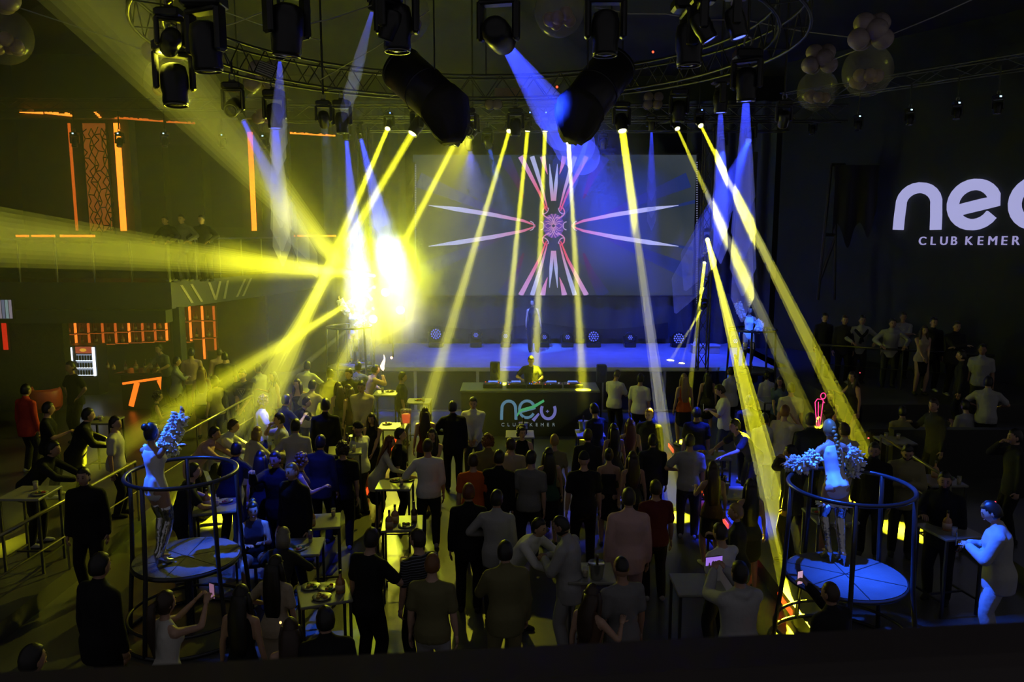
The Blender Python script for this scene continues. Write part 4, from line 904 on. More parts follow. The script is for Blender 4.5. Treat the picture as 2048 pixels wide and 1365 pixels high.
def make_hair(J, sex, style):
    mb = MB(); mb.smooth = True; c, Rh = J['head'], J['Rh']; at = lambda x, y, z: c+Rh @ V3((x, y, z))
    Rt = J['R']; dn = Rt @ V3((0, -.02, -1))
    if style == 'bald':
        hair_shell(mb, c, Rh, sex, 1.012, (.99, .60, -.1)); 
    elif style == 'buzz': hair_shell(mb, c, Rh, sex, 1.035, (.52, .05, -.45))
    elif style == 'short': hair_shell(mb, c, Rh, sex, 1.10, (.50, .0, -.5), .03)
    elif style == 'quiff': hair_shell(mb, c, Rh, sex, 1.10, (.48, .05, -.5), .03); mb.ball(at(0, .055, .105), (.055, .045, .032), 10, 6, M=Rh)
    elif style == 'curly':
        r_ = random.Random(3); hair_shell(mb, c, Rh, sex, 1.12, (.5, -.1, -.6), .03)
        for i in range(46):
            q = r_.uniform(0, 6.28); z = r_.uniform(-.5, 1); 
            if math.cos(q) > .4 and z < .5: continue
            s = math.sqrt(max(1-z*z, 0)); mb.ball(at(.085*s*math.sin(q), .1*s*math.cos(q)-.01, .128*z), .030, 6, 5)
    elif style == 'cap':
        hair_shell(mb, c, Rh, sex, 1.09, (.30, .22, .12)); mb.tube([at(0, .06, .035), at(0, .175, .02)], [(.07, .008), (.045, .006)], 10, up=(0, 0, 1))
    else:
        hair_shell(mb, c, Rh, sex, 1.10, (.50, -.25, -.75), .02)
        if style in ('long', 'longer', 'wavy'):
            L = {'long': .34, 'longer': .50, 'wavy': .40}[style]; wv = .02 if style == 'wavy' else .0
            p0 = at(0, -.045, .03); base = J['neck']+Rt @ V3((0, -.085, -.02))
            pts = [p0, at(0, -.07, -.05), base]+[base+dn*L*t+V3((wv*math.sin(9*t), 0, 0)) for t in (.33, .66, 1.)]
            mb.tube(pts, [(.082, .06), (.092, .055), (.105, .045), (.108, .036), (.095, .028), (.05, .012)], 12, up=(0, 1, 0))
            for s in (-1, 1):
                mb.tube([at(s*.062, .0, .04), at(s*.082, .0, -.06), J['neck']+Rt @ V3((s*.085, .03, -.04)), J['neck']+Rt @ V3((s*.095, .055, -.22))], [.03, .034, .035, .012], 8)
        elif style == 'bob':
            mb.tube([at(0, -.02, .05), at(0, -.03, -.05), at(0, -.035, -.13)], [(.085, .08), (.10, .085), (.095, .07)], 12, up=(0, 1, 0))
        elif style == 'bun': mb.ball(at(0, -.075, .10), .048, 10, 8)
        elif style == 'topbun':
            for s in (-1, 1): mb.ball(at(s*.05, 0, .125), .036, 10, 8)
        elif style == 'pony':
            pts = [at(0, -.09, .06), at(0, -.15, .03), at(0, -.165, -.08), J['neck']+Rt @ V3((0, -.15, -.16)), J['neck']+Rt @ V3((0, -.13, -.34))]
            mb.tube(pts, [.022, .038, .042, .034, .008], 10)
        elif style == 'braid':
            p0 = at(0, -.10, .03); p1 = J['neck']+Rt @ V3((.02, -.13, -.32))
            for i in range(12):
                q = p0.lerp(p1, i/11)+V3((.008*(-1)**i, -.02*math.sin(i/11*3.1), 0)); mb.ball(q, (.030-.0012*i, .026, .026), 8, 6)
    return mb
def make_body(J, sex):
    mb = MB(); k = 1. if sex == 'm' else .84
    p, r = torso_prof(J, sex, 0.); ctube(mb, p, r, 14)
    ctube(mb, [J['neck']-J['R'] @ V3((0, 0, .06)), J['neck'], J['head']-V3((0, .012, .05))], [.06*k, .056*k, .052*k], 10)
    for i, s in ((0, -1), (1, 1)):
        mb.ball(J['S'][i], (.060*k, .060*k, .060*k), 10, 8); ctube(mb, [J['neck']-J['R'] @ V3((0, .01, .03)), J['S'][i]+V3((0, 0, .012))], [.045*k, .042*k])
        ctube(mb, [J['S'][i], J['S'][i].lerp(J['E'][i], .45), J['E'][i]], [.056*k, .050*k, .040*k])
        ctube(mb, [J['E'][i], J['E'][i].lerp(J['H'][i], .3), J['H'][i]], [.041*k, .042*k, .027*k])
        h, kn, a = J['hip'][i], J['K'][i], J['A'][i]; q = 1. if sex == 'm' else 1.02
        ctube(mb, [h, h.lerp(kn, .4), kn], [.090*q, .080*q, .055*q]); ctube(mb, [kn, kn.lerp(a, .33), a.lerp(kn, .25), a], [.055*q, .058*q, .042, .036])
        ctube(mb, [a+V3((0, -.03, -.045)), a+V3((s*.015, .10, -.058))], [.032, .022])
        mb.ball(J['pel']+V3((s*.072, -.045, -.04)), (.08, .075, .085), 10, 8)
        if sex == 'f': mb.ball(J['chest']+J['R'] @ V3((s*.066, .070, -.005)), (.058, .058, .058), 10, 8)
    return mb
def finish_body(mb2, J, sex):
    mb2.smooth = True; head_mesh(mb2, J['head'], J['Rh'], sex)
    for i, s in ((0, -1), (1, 1)): hand_mesh(mb2, J['E'][i], J['H'][i], s, J['curl'], 1. if sex == 'm' else .9)
def make_top(J, sex, kind):
    mb = MB(); k = 1. if sex == 'm' else .84; o = {'jacket': .034, 'suit': .032, 'hoodie': .036, 'bodysuit': .006, 'tank': .010, 'strapless': .010, 'sequin': .012}.get(kind, .020)
    if kind == 'strapless': p, r = torso_prof(J, sex, o, -.02, .36)
    elif kind == 'bodysuit': p, r = torso_prof(J, sex, o, -.10, .45)
    elif kind in ('tank', 'sequin', 'halter'): p, r = torso_prof(J, sex, o, -.10, .50)
    else: p, r = torso_prof(J, sex, o, -.20 if kind in ('jacket', 'suit', 'shirt', 'hoodie') else -.10, .52); r[-1] = (r[-1][0]*.82, r[-1][1]*.82)
    if kind == 'dress':
        p, r = torso_prof(J, sex, .014, .0, .46); pe = J['pel']; kz = (J['K'][0].z+.05)
        p = [V3((pe.x, pe.y, kz)), V3((pe.x, pe.y, (kz+pe.z)/2)), V3((pe.x, pe.y, pe.z-.10))]+p; r = [(.225, .175), (.21, .17), (.19, .155)]+r; p = [q+V3((0, -.012, 0)) if i < 3 else q for i, q in enumerate(p)]
    if kind not in ('strapless', 'bodysuit', 'dress'):
        for i in range(len(p)):
            if (p[i]-J['pel']).z < .04: r[i] = (r[i][0]+.022, r[i][1]+.026); p[i] = p[i]+V3((0, -.012, 0))
    ctube(mb, p, r, 16, flat0=kind != 'bodysuit')
    if kind == 'bodysuit':
        for s in (-1, 1): ctube(mb, [J['pel']+V3((0, -.075, -.09)), J['pel']+V3((s*.05, -.075, -.01)), J['waist']+V3((s*.05, -.06, -.05))], [.03, .07, .05])
    if sex == 'f':
        for s in (-1, 1): mb.ball(J['chest']+J['R'] @ V3((s*.066, .070, -.005)), .058+o, 10, 8)
    if kind == 'hoodie': ctube(mb, [J['neck']+J['R'] @ V3((-.08, -.05, -.02)), J['neck']+J['R'] @ V3((0, -.10, -.04)), J['neck']+J['R'] @ V3((.08, -.05, -.02))], [.04, .05, .04])
    if kind in ('jacket', 'suit', 'shirt', 'polo'): ctube(mb, [J['neck']-J['R'] @ V3((0, 0, .05)), J['neck']+J['R'] @ V3((0, 0, .012))], [.078*k, .068*k], 12)
    if kind in ('tank', 'strapless', 'bodysuit', 'sequin', 'halter', 'dress'):
        if kind in ('tank', 'bodysuit', 'dress', 'sequin'):
            for s in (-1, 1): ctube(mb, [J['chest']+J['R'] @ V3((s*.085, .085, .05)), J['sho']+J['R'] @ V3((s*.09, .01, .055)), J['chest']+J['R'] @ V3((s*.085, -.085, .05))], [.02]*3)
        return mb
    for i in (0, 1):
        S, E, H = J['S'][i], J['E'][i], J['H'][i]
        mb.ball(S, (.064*k+o*.4,)*3, 10, 8); ctube(mb, [J['neck']-J['R'] @ V3((0, .01, .045)), S+V3((0, 0, .014))], [.048*k+o*.5, .046*k+o*.5])
        if kind in ('tshirt', 'polo', 'striped'):
            ctube(mb, [S, S.lerp(E, .72)], [.066*k, .070*k])
        else:
            w = 1.15 if kind in ('jacket', 'suit', 'hoodie') else 1.
            e2 = H if kind != 'rolled' else E.lerp(H, .3)
            ctube(mb, [S, S.lerp(E, .5), E], [.066*k*w, .062*k*w, .056*k*w]); ctube(mb, [E, E.lerp(e2, .5), e2], [.058*k*w, .053*k*w, .044*k*w])
    return mb
def make_bottom(J, sex, kind):
    mb = MB()
    if kind == 'none': return None
    if kind == 'skirt':
        pe = J['pel']; kz = J['K'][0].z+.10
        ctube(mb, [V3((pe.x, pe.y, kz)), V3((pe.x, pe.y, (kz+pe.z)/2)), V3((pe.x, pe.y, pe.z-.06)), J['pel']+J['R'] @ V3((0, 0, .10))], [(.19, .155), (.185, .145), (.175, .13), (.135, .10)], 16); return mb
    p, r = torso_prof(J, sex, .012, -.10, .14); ctube(mb, p, r, 14)
    for i, s in ((0, -1), (1, 1)):
        h, kn, a = J['hip'][i], J['K'][i], J['A'][i]
        mb.ball(J['pel']+V3((s*.072, -.045, -.04)), (.088, .083, .093), 10, 8)
        if kind == 'shorts': ctube(mb, [h, h.lerp(kn, .8)], [.105, .095]); continue
        w = {'trousers': 1., 'jeans': .94, 'leggings': .86, 'wide': 1.25}[kind]
        ctube(mb, [h, h.lerp(kn, .5), kn], [.104, .096*w, .076*w]); ctube(mb, [kn, kn.lerp(a, .4), a+V3((0, 0, -.015))], [.076*w, .074*w, .062*w])
    return mb
def make_shoes(J, sex):
    mb = MB(); mb.smooth = True
    for i, s in ((0, -1), (1, 1)):
        a = J['A'][i]; z0 = a.z-.085; x = a.x; y = a.y; t = s*.02
        mb.tube([(x, y-.085, z0+.04), (x, y-.07, z0+.04), (x, y+.0, z0+.042), (x+t*.6, y+.09, z0+.036), (x+t, y+.155, z0+.028), (x+t, y+.175, z0+.024)],
                [(.012, .022), (.034, .04), (.04, .042), (.046, .034), (.036, .026), (.012, .014)], 10, up=(0, 0, 1))
    return mb
def make_boots(J):
    mb = MB()
    for i, s in ((0, -1), (1, 1)):
        h, kn, a = J['hip'][i], J['K'][i], J['A'][i]
        ctube(mb, [kn.lerp(h, .42), kn.lerp(h, .2), kn, kn.lerp(a, .33), a.lerp(kn, .2), a], [.086, .078, .068, .068, .05, .046])
        z0 = a.z-.085-J['heel']
        ctube(mb, [(a.x, a.y-.04, a.z-.03), (a.x+s*.01, a.y+.07, z0+.05), (a.x+s*.012, a.y+.15, z0+.03)], [.044, .042, .028])
        mb.tube([(a.x, a.y-.06, a.z-.02), (a.x, a.y-.065, z0)], [.026, .012], 8)
    return mb
def make_sleeves(J, side, seed=1):
    """fluffy fur sleeves from wrist to shoulder, one tuft mesh"""
    mb = MB(); r_ = random.Random(seed); mb.smooth = True
    for i in (side,):
        for a, b, ra, rb in ((J['S'][i].lerp(J['E'][i], .30), J['E'][i], .075, .095), (J['E'][i], J['H'][i]+(J['H'][i]-J['E'][i])*.12, .100, .085)):
            d = (b-a); t = d.normalized(); u = t.orthogonal().normalized(); w = t.cross(u)
            mb.tube([a, a.lerp(b, .5), b], [ra*.8, (ra+rb)*.42, rb*.8], 10)
            for k in range(95):
                f = r_.random(); q = r_.uniform(0, 6.28); rr = (ra+(rb-ra)*f)*.86
                p = a+d*f+(u*math.cos(q)+w*math.sin(q))*rr; n = (u*math.cos(q)+w*math.sin(q)+t*r_.uniform(-.5, .5))
                mb.tube([p, p+n*.02, p+n*r_.uniform(.035, .055)], [.020, .018, .004], 5)
    return mb
# remesh cache --------------------------------------------------------
REQ = {}     # key -> (MB, voxel, finish)
DONE = {}
_J = {}
def J_of(pose, sex):
    if (pose, sex) not in _J: _J[(pose, sex)] = joints(pose, sex)
    return _J[(pose, sex)]
def request(pose, sex, top, bottom, hair, extra=()):
    J = J_of(pose, sex)
    def put(key, f, vox):
        if key not in REQ:
            mb = f()
            REQ[key] = (mb, vox) if mb is not None else None
        return key
    K = {'body': put(('body', pose, sex), lambda: make_body(J, sex), .021)}
    if top != 'none': K['top'] = put(('top', pose, sex, top), lambda: make_top(J, sex, top), .021)
    if bottom != 'none': K['bottom'] = put(('bottom', pose, sex, bottom), lambda: make_bottom(J, sex, bottom), .022)
    if hair != 'none': K['hair'] = put(('hair', pose, sex, hair), lambda: make_hair(J, sex, hair), 0)
    if 'boots' in extra: K['boots'] = put(('boots', pose, sex), lambda: make_boots(J), .016)
    else: K['shoes'] = put(('shoes', pose, sex), lambda: make_shoes(J, sex), 0)
    if 'sleeves' in extra:
        for i in (0, 1): K['sleeve%d' % i] = put(('sleeve%d' % i, pose, sex), lambda i=i: make_sleeves(J, i), 0)
    return K
def run_requests():
    tmp = []
    for key, v in REQ.items():
        if v is None or key in DONE: continue
        mb, vox = v
        if not vox: DONE[key] = mb.mesh(key[0], M_dummy); continue
        me = bpy.data.meshes.new('t'); me.from_pydata(mb.v, [], mb.f); o = bpy.data.objects.new('t', me); COL.objects.link(o)
        m = o.modifiers.new('r', 'REMESH'); m.mode = 'VOXEL'; m.voxel_size = vox; m.use_smooth_shade = True
        s = o.modifiers.new('s', 'SMOOTH'); s.factor = .5; s.iterations = 2
        tmp.append((key, o, me))
    dg = bpy.context.evaluated_depsgraph_get(); dg.update()
    for key, o, me in tmp:
        ev = o.evaluated_get(dg); em = ev.to_mesh()
        n = len(em.vertices); co = np.empty(n*3, np.float32); em.vertices.foreach_get('co', co)
        mb = MB(); mb.smooth = True; mb.add(co.reshape(-1, 3).tolist(), [tuple(p.vertices) for p in em.polygons]); ev.to_mesh_clear()
        if key[0] == 'body':
            finish_body(mb, J_of(key[1], key[2]), key[2]); DONE[key] = mb.mesh('body', [M_dummy, M_dummy, M_dummy])
        else: DONE[key] = mb.mesh(key[0], M_dummy)
    for key, o, me in tmp: bpy.data.objects.remove(o); bpy.data.meshes.remove(me)
M_dummy = mat('cloth_dummy', (.1, .1, .1), var=0)
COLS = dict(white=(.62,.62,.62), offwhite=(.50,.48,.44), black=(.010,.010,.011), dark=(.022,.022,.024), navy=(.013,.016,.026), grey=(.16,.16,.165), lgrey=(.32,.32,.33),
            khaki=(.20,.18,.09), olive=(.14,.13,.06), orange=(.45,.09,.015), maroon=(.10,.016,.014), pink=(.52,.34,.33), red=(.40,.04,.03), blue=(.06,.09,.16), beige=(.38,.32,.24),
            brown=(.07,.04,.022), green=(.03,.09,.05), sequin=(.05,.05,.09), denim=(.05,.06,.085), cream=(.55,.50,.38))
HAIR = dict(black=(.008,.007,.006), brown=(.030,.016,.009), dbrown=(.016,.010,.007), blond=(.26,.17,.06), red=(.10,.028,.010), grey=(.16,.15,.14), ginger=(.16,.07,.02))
SKIN = [(.36,.21,.14), (.42,.26,.18), (.30,.17,.11), (.46,.29,.21)]
M_eye = mat('eye_brow_dark', (.02, .014, .012), .3, var=0); M_lip = mat('lip', (.26, .09, .075), .5, var=0)
def cm(c): return mat('cloth_'+c, COLS[c], .85, var=0, bump=.35, bs=14., spec=.2)
def hm(c): return mat('hair_'+c, HAIR[c], .42, var=0, spec=.5)
def skm(i): return mat('skin_%d' % i, SKIN[i], .5, var=0)
PART = dict(tshirt='t_shirt', polo='polo_shirt', shirt='shirt', rolled='shirt', jacket='jacket', suit='suit_jacket', tank='tank_top', strapless='strapless_top', dress='dress',
            hoodie='sweatshirt', striped='striped_t_shirt', bodysuit='bodysuit', sequin='sequin_top', halter='halter_top')
PEOPLE = []
def person(px, py, zf, H, yaw, spec, label, group=None, extra=(), mats={}, name='person'):
    """px,py: pixel of the top of the head; zf: floor height; spec: 'm pose top:col bottom:col hair:col skin'"""
    PEOPLE.append((px, py, zf, H, yaw, spec, label, group, extra, mats, name))
def build_people():
    keys = []
    for P in PEOPLE:
        s = P[5].split(); top, bot, hair = (x.split(':') for x in s[2:5])
        keys.append((s, top, bot, hair, request(s[1], s[0], top[0], bot[0], hair[0], P[8])))
    run_requests()
    out = []
    for P, (s, top, bot, hair, K) in zip(PEOPLE, keys):
        px, py, zf, H, yaw, spec, label, group, extra, mats, name = P
        J = J_of(s[1], s[0]); k = H/1.75; Rz = rotz(R(yaw))
        hd = J['head']+J['Rh'] @ V3((0, -.01, .135)); off = Rz @ (hd*k)
        def place(z):
            if zf > 3: w = at_y(px, py, 20.35+off.y)
            else: w = at_z(px, py, z+hd.z*k)
            return V3((w.x-off.x, w.y-off.y, z))
        loc = place(zf)
        if zf in (0., .25, .5, .9) or (zf == 1.3 and px > 1600):
            for _ in range(4): loc = place(floor_at(loc.x, loc.y))
            loc.z = floor_at(loc.x, loc.y)
        o = link(name, DONE[K['body']], None, loc, R(yaw)); o.scale = (k, k, k); tag(o, label, 'person', group)
        def setm(ob, ms):
            for i, m in enumerate(ms): ob.material_slots[i].link = 'OBJECT'; ob.material_slots[i].material = m
        setm(o, [skm(int(s[5]) if len(s) > 5 else 0), M_eye, M_lip])
        if 'top' in K: setm(link(PART[top[0]], DONE[K['top']], o), [mats.get('top') or cm(top[1])])
        if 'bottom' in K: setm(link({'wide': 'trousers'}.get(bot[0], bot[0]), DONE[K['bottom']], o), [mats.get('bottom') or cm(bot[1])])
        if 'hair' in K: setm(link('cap' if hair[0] == 'cap' else 'hair', DONE[K['hair']], o), [hm(hair[1]) if hair[0] != 'cap' else cm('dark')])
        if 'shoes' in K: setm(link('shoes', DONE[K['shoes']], o), [cm('dark') if rnd.random() < .7 else cm('lgrey')])
        if 'boots' in K: setm(link('thigh_boots', DONE[K['boots']], o), [mats['boots']])
        for i in (0, 1):
            if 'sleeve%d' % i in K: setm(link('fur_sleeve', DONE[K['sleeve%d' % i]], o), [mats['sleeves']])
        out.append(o)
    return out
def hand_world(o, spec, i):
    """world position of hand i of a built person"""
    s = spec.split(); J = J_of(s[1], s[0]); f = (J['H'][i]-J['E'][i]).normalized()
    return o.matrix_basis @ (J['H'][i]+f*.10)
# ------------------------------------------------------------------ podium cages
M_pod = mat('podium_steel', (.035, .036, .042), .28, .3, var=0, spec=.7); M_podt = mat('podium_top', (.075, .075, .085), .55, var=.25, vs=5, bump=.15, bs=60)
def podium(c, z, r, zb, label):
    o = empty('dance_podium', (c.x, c.y, zb), label=label, cat='podium', group='round dance podiums'); h = z-zb
    ring = lambda rr, zz, th, nm: sm(MB()).tube([(rr*math.cos(q), rr*math.sin(q), zz) for q in [6.2832*i/48 for i in range(48)]], th, 8, closed=True).build(nm, M_pod, o)
    m = sm(MB()); m.lathe([(r*.98,h-.05),(r,h-.045),(r,h-.004)], 48); m.smooth = False; m.build('platform_rim', M_pod, o)
    m = MB(); m.lathe([(r*.97,h-.02),(r*.97,h+.006)], 48); m.build('platform_top', M_podt, o)
    for k in range(3): MB().box((-.006,-r*.96,h+.004), (.006,r*.96,h+.0085), Matrix.Rotation(k*math.pi/3, 4, 'Z')).build('seam', M_blk, o)
    ring(r*1.0, h+1.08, .026, 'top_rail'); ring(r*1.12, .25, .02, 'lower_ring'); ring(r*1.2, .02, .024, 'base_ring')
    for k in range(5):
        q = 6.2832*k/5+.62; u = Vector((math.cos(q), math.sin(q), 0)); m = sm(MB())
        m.tube([u*r*1.2+Vector((0,0,.02)), u*r*1.13+Vector((0,0,h*.55)), u*r*1.06+Vector((0,0,h)), u*r*1.02+Vector((0,0,h+.6)), u*r+Vector((0,0,h+1.08))], .028, 8); m.build('leg', M_pod, o)
    m = MB(); m.cyl((0,0,0), (0,0,h-.04), .05, 10); m.build('centre_post', M_pod, o)
    return o
PDL = at_z(374, 1114, 1.2); PDR = at_z(1690, 1150, 1.2)
podium(PDL, 1.2, .64, .25, 'round podium cage at front left with a dancer facing away')
podium(PDR, 1.2, .68, .25, 'round podium cage at front right with a dancer leaning on its rail')
PBL = at_z(700, 732, 1.55); PBR = at_z(1502, 740, 1.55)
podium(PBL, 1.55, .60, .0, 'round podium at the left of the stage, half lost in smoke')
podium(PBR, 1.55, .60, .0, 'round podium at the right of the stage lit blue')
# ------------------------------------------------------------------ tables
M_tt = mat('table_top', (.20, .20, .17), .35, var=.15); M_tl = mat('table_leg', (.02, .02, .02), .4)
M_gl = mat('drinking_glass', (.6, .62, .6), .05, alpha=.35, var=0, spec=.9); M_food = [mat('food_a', (.35,.22,.05), .6), mat('food_b', (.1,.2,.03), .6), mat('food_c', (.4,.06,.03), .6)]
M_bk = mat('bucket_metal', (.5,.5,.45), .2, .9)
TABN = [0]
def table(px, py, zf, label, w=.58, d=.58, h=1.08, rz=0., items='bgp', glow=None, frame_legs=True):
    for _ in range(4): p = at_z(px, py, zf+h); zf = floor_at(p.x, p.y)
    o = empty('bar_table', (p.x, p.y, zf), rz, label, 'table', 'tall bar tables')
    MB().bbox((-w/2,-d/2,h-.035), (w/2,d/2,h), .008).build('tabletop', M_tt, o)
    for sx in (-1, 1):
        for sy in (-1, 1): MB().box((sx*(w/2-.03)-.016, sy*(d/2-.03)-.016, 0), (sx*(w/2-.03)+.016, sy*(d/2-.03)+.016, h-.035)).build('leg', M_tl, o)
        MB().box((sx*(w/2-.03)-.012, -d/2+.03, .2), (sx*(w/2-.03)+.012, d/2-.03, .225)).build('stretcher', M_tl, o)
    MB().box((-w/2+.03, -.012, .2), (w/2-.03, .012, .225)).build('stretcher', M_tl, o)
    TABN[0] += 1; r_ = random.Random(TABN[0]); used = []
    wh = label.replace('tall ', '').replace('table ', 'table ')
    cnt = {}
    for ch in items:
        for _ in range(30):
            x, y = r_.uniform(-w/2+.09, w/2-.09), r_.uniform(-d/2+.09, d/2-.09)
            if all((x-a)**2+(y-b)**2 > .016 for a, b in used): break
        used.append((x, y)); loc = Vector((p.x, p.y, zf+h))+rotz(rz) @ Vector((x, y, 0)); cnt[ch] = cnt.get(ch, 0)+1; nth = '' if items.count(ch) == 1 else ' '
        which = '' if items.count(ch) == 1 else ['one ', 'another ', 'third ', 'fourth '][cnt[ch]-1]
        if ch == 'b': bottle(loc, r_.randrange(3), 1.05, which+'bottle on the '+wh, 'bottles on tables')
        elif ch == 'g':
            g = empty('drinking_glass', loc, label=which+'glass on the '+wh, cat='glass', group='glasses on tables'); m = sm(MB()); m.lathe([(.026,0),(.03,.005),(.036,.12),(.034,.12)], 10); m.build('glass_body', M_gl, g); m = sm(MB()); m.lathe([(.025,.008),(.031,.08)], 10); m.build('drink', M_food[0], g)
        elif ch == 'p':
            g = empty('snack_plate', loc, label=which+'plate of snacks on the '+wh, cat='plate', group='plates on tables'); m = sm(MB()); m.lathe([(.06,0),(.11,.015),(.112,.02),(.06,.008)], 16); m.build('plate', M_tt, g)
            for k in range(6): m = sm(MB()); m.ball((r_.uniform(-.06,.06), r_.uniform(-.06,.06), .02), (.025,.02,.018), 7, 5); m.build('snack', M_food[r_.randrange(3)], g)
        elif ch == 'k':
            g = empty('ice_bucket', loc, label=which+'metal ice bucket on the '+wh, cat='bucket', group='ice buckets'); m = sm(MB()); m.lathe([(.07,0),(.075,.01),(.10,.2),(.104,.205),(.09,.195)], 16); m.build('pail', M_bk, g); m = sm(MB()); m.lathe([(.02,.1),(.014,.3),(.014,.34)], 8, Matrix.Rotation(R(14), 4, 'X')); m.build('bottle_neck', M_btl[2], g)
            m = MB(); m.tube([(-.1,0,.19),(-.1,0,.16),(-.115,0,.16)], .008, 5); m.build('handle', M_bk, g)
        elif ch == 'c':
            g = empty('drink_can', loc, label=which+'slim drink can on the '+wh, cat='can', group='cans'); m = sm(MB()); m.lathe([(.024,0),(.027,.008),(.027,.155),(.022,.165)], 12); m.build('can_body', mat('can_silver', (.35,.37,.42), .3, .8), g); m = sm(MB()); m.lathe([(.0275,.05),(.0275,.11)], 12); m.build('printed_band', mat('can_print', (.1,.04,.2), .5), g)
    return o
TABLES = [
 (786,852,.25,'pale lit table beside the orange step light','pb',0.), (790,968,.0,'table before the red haired woman','ppg',0.), (805,1046,.0,'bottle crowded table left of the striped shirt','bbbp',.1),
 (640,1042,.25,'square table behind the woman in sequins','bpg',.2), (648,1186,.25,'table full of plates at the front left','pppb',.35), (600,1093,.25,'small table with a slim can beside the seated woman','cp',.1),
 (1180,1145,.0,'dark table by the man in the pale suit','gk',0.), (1462,985,.25,'yellow lit table behind the long haired women','kkg',.05), (1425,910,.25,'table before the white t-shirt man','gpg',0.),
 (430,1012,.25,'brightly lit yellow table behind the left podium','gpgb',.3), (1396,1168,.0,'empty pale table left of the man in a white t-shirt',' ',0.), (838,802,.0,'small table near the stage front with plates','pg',0.), (772,786,.25,'table in front of the man holding a torch','gp',0.),
 (1660,1030,.25,'table behind the right podium','pg',0.), (1880,960,.5,'table at the right before the khaki jacket','gpb',0.), (1900,1060,.5,'table with a bottle beside the man on his phone','bg',.2), (60,985,.5,'table behind the left handrail','gp',0.), (205,840,.5,'table between the men at the far left','pg',0.),
 (1040,868,.0,'table below the booth logo with a bucket','kg',0.), (1545,800,.0,'table by the right stage corner','g',0.), (1790,880,.5,'table with glasses left of the seated men at right','gg',0.), (560,905,.25,'table among the left crowd','kg',.2), (690,900,.25,'table before the man with a cap','kgb',.2), (1180,866,.0,'table right of the booth','gk',0.), (420,760,.5,'table by the blond woman','g',0.)]
for (px, py, zf, lab, it, rz) in TABLES: table(px, py, zf, lab, items=it.strip(), rz=rz)
# ------------------------------------------------------------------ handrails along the terraces
M_hr = mat('brass_rail', (.30, .28, .12), .3, .7)
def handrail(pts, zf, label, step=1.3, m=M_hr):
    o = empty('handrail', (pts[0][0], pts[0][1], zf), label=label, cat='handrail'); P = [Vector((p[0]-pts[0][0], p[1]-pts[0][1], 1.0)) for p in pts]
    t = MB(); t.smooth = True; t.tube(P, .026, 8); t.build('top_rail', m, o); t = MB(); t.tube([p-Vector((0,0,.5)) for p in P], .012, 6); t.build('mid_rail', m, o)
    for i in range(len(P)-1):
        n = max(1, int((P[i+1]-P[i]).length/step))
        for k in range(n+1): q = P[i].lerp(P[i+1], k/n); MB().cyl((q.x,q.y,0), q, .018, 8).build('post', m, o)
handrail([(-6.3, 8.6), (-6.1, 12.3)], .5, 'yellow lit handrail along the left terrace, nearer stretch'); handrail([(-6.1, 13.2), (-5.9, 17.5)], .5, 'handrail along the left terrace, farther stretch behind the podium')
a_, b_ = at_z(1762, 872, 1.5), at_z(1902, 962, 1.5); handrail([(a_.x, a_.y), (b_.x, b_.y)], .5, 'yellow handrail slanting down at the right terrace')
a_, b_ = at_z(1640, 690, 2.3), at_z(1990, 712, 2.3); handrail([(a_.x, a_.y), (b_.x, b_.y)], 1.3, 'dark handrail in front of the spectators on the right gallery', m=M_blk)
a_, b_ = at_z(735, 905, 1.0), at_z(738, 1040, 1.0)
handrail([(-2.95, 12.6), (-2.95, 16.4)], .0, 'thin dark rail along the orange lit step', 1.9, M_blk)
struct(MB().box((7.25, 14.5, .5), (15.5, 14.7, 1.46)), 'wall_terrace', mat('half_wall', (.012, .013, .012), .6))
# benches on the right terrace
for i, (px, py) in enumerate(((1800,862), (1925,862))):
    p = at_z(px, py, 1.25); o = empty('bench_seat', (p.x, 15.2, .5), label=['left dark upholstered bench behind the half wall', 'right dark upholstered bench behind the half wall'][i], cat='bench'); MB().bbox((-.7,0,.2), (.7,.5,.42), .04).build('seat', M_cloth, o); MB().bbox((-.7,-.12,.2), (.7,.02,.8), .04).build('backrest', M_cloth, o); MB().box((-.66,.05,0), (.66,.45,.2)).build('plinth', M_blk, o)
# scaffold frame and hanging cloth at the right
sc_ = empty('scaffold_frame', at_y(1655, 560, 23.0), label='dark scaffold frame against the right wall', cat='frame')
for x0, y0, x1, y1 in ((1635,600,1662,330), (1668,600,1672,330), (1662,330,1690,330), (1650,470,1672,470), (1640,560,1668,480)):
    A, B = at_y(x0, y0, 23.0)-sc_.location, at_y(x1, y1, 23.0)-sc_.location; MB().cyl(A, B, .05, 8).build('tube', M_blk, sc_)
m = MB(); m.smooth = True; A = at_y(1672, 330, 22.8); w_ = at_y(1760,330,22.8).x-A.x; vs = []
for i in range(25):
    for k in range(9):
        f = k/8; x = w_*i/24; bot = 2.0-.35*math.sin(i*.55)-.5*max(0, (i-14)/10); vs.append((x, .06*math.sin(x*12), -f*bot))
m.add(vs, [(i*9+k, i*9+k+1, (i+1)*9+k+1, (i+1)*9+k) for i in range(24) for k in range(8)]); tag(m.build('hanging_cloth', mat('black_cloth', (.01,.01,.012), .9), None, A), 'ragged black cloth hanging on the right wall left of the sign', 'cloth')
# raised lit glass, stools and bags
p = at_z(812, 832, 1.5); o = empty('lantern_glass', (p.x, p.y, 1.33), label='tall glass jar glowing red on the pale lit table', cat='jar'); m = sm(MB()); m.lathe([(.09,0),(.1,.02),(.11,.28),(.115,.30)], 14); m.build('jar', M_gl, o); m = sm(MB()); m.lathe([(.07,.03),(.085,.2)], 12); m.build('glowing_filling', emat('amber_glow', (1.,.14,.03), .8), o)
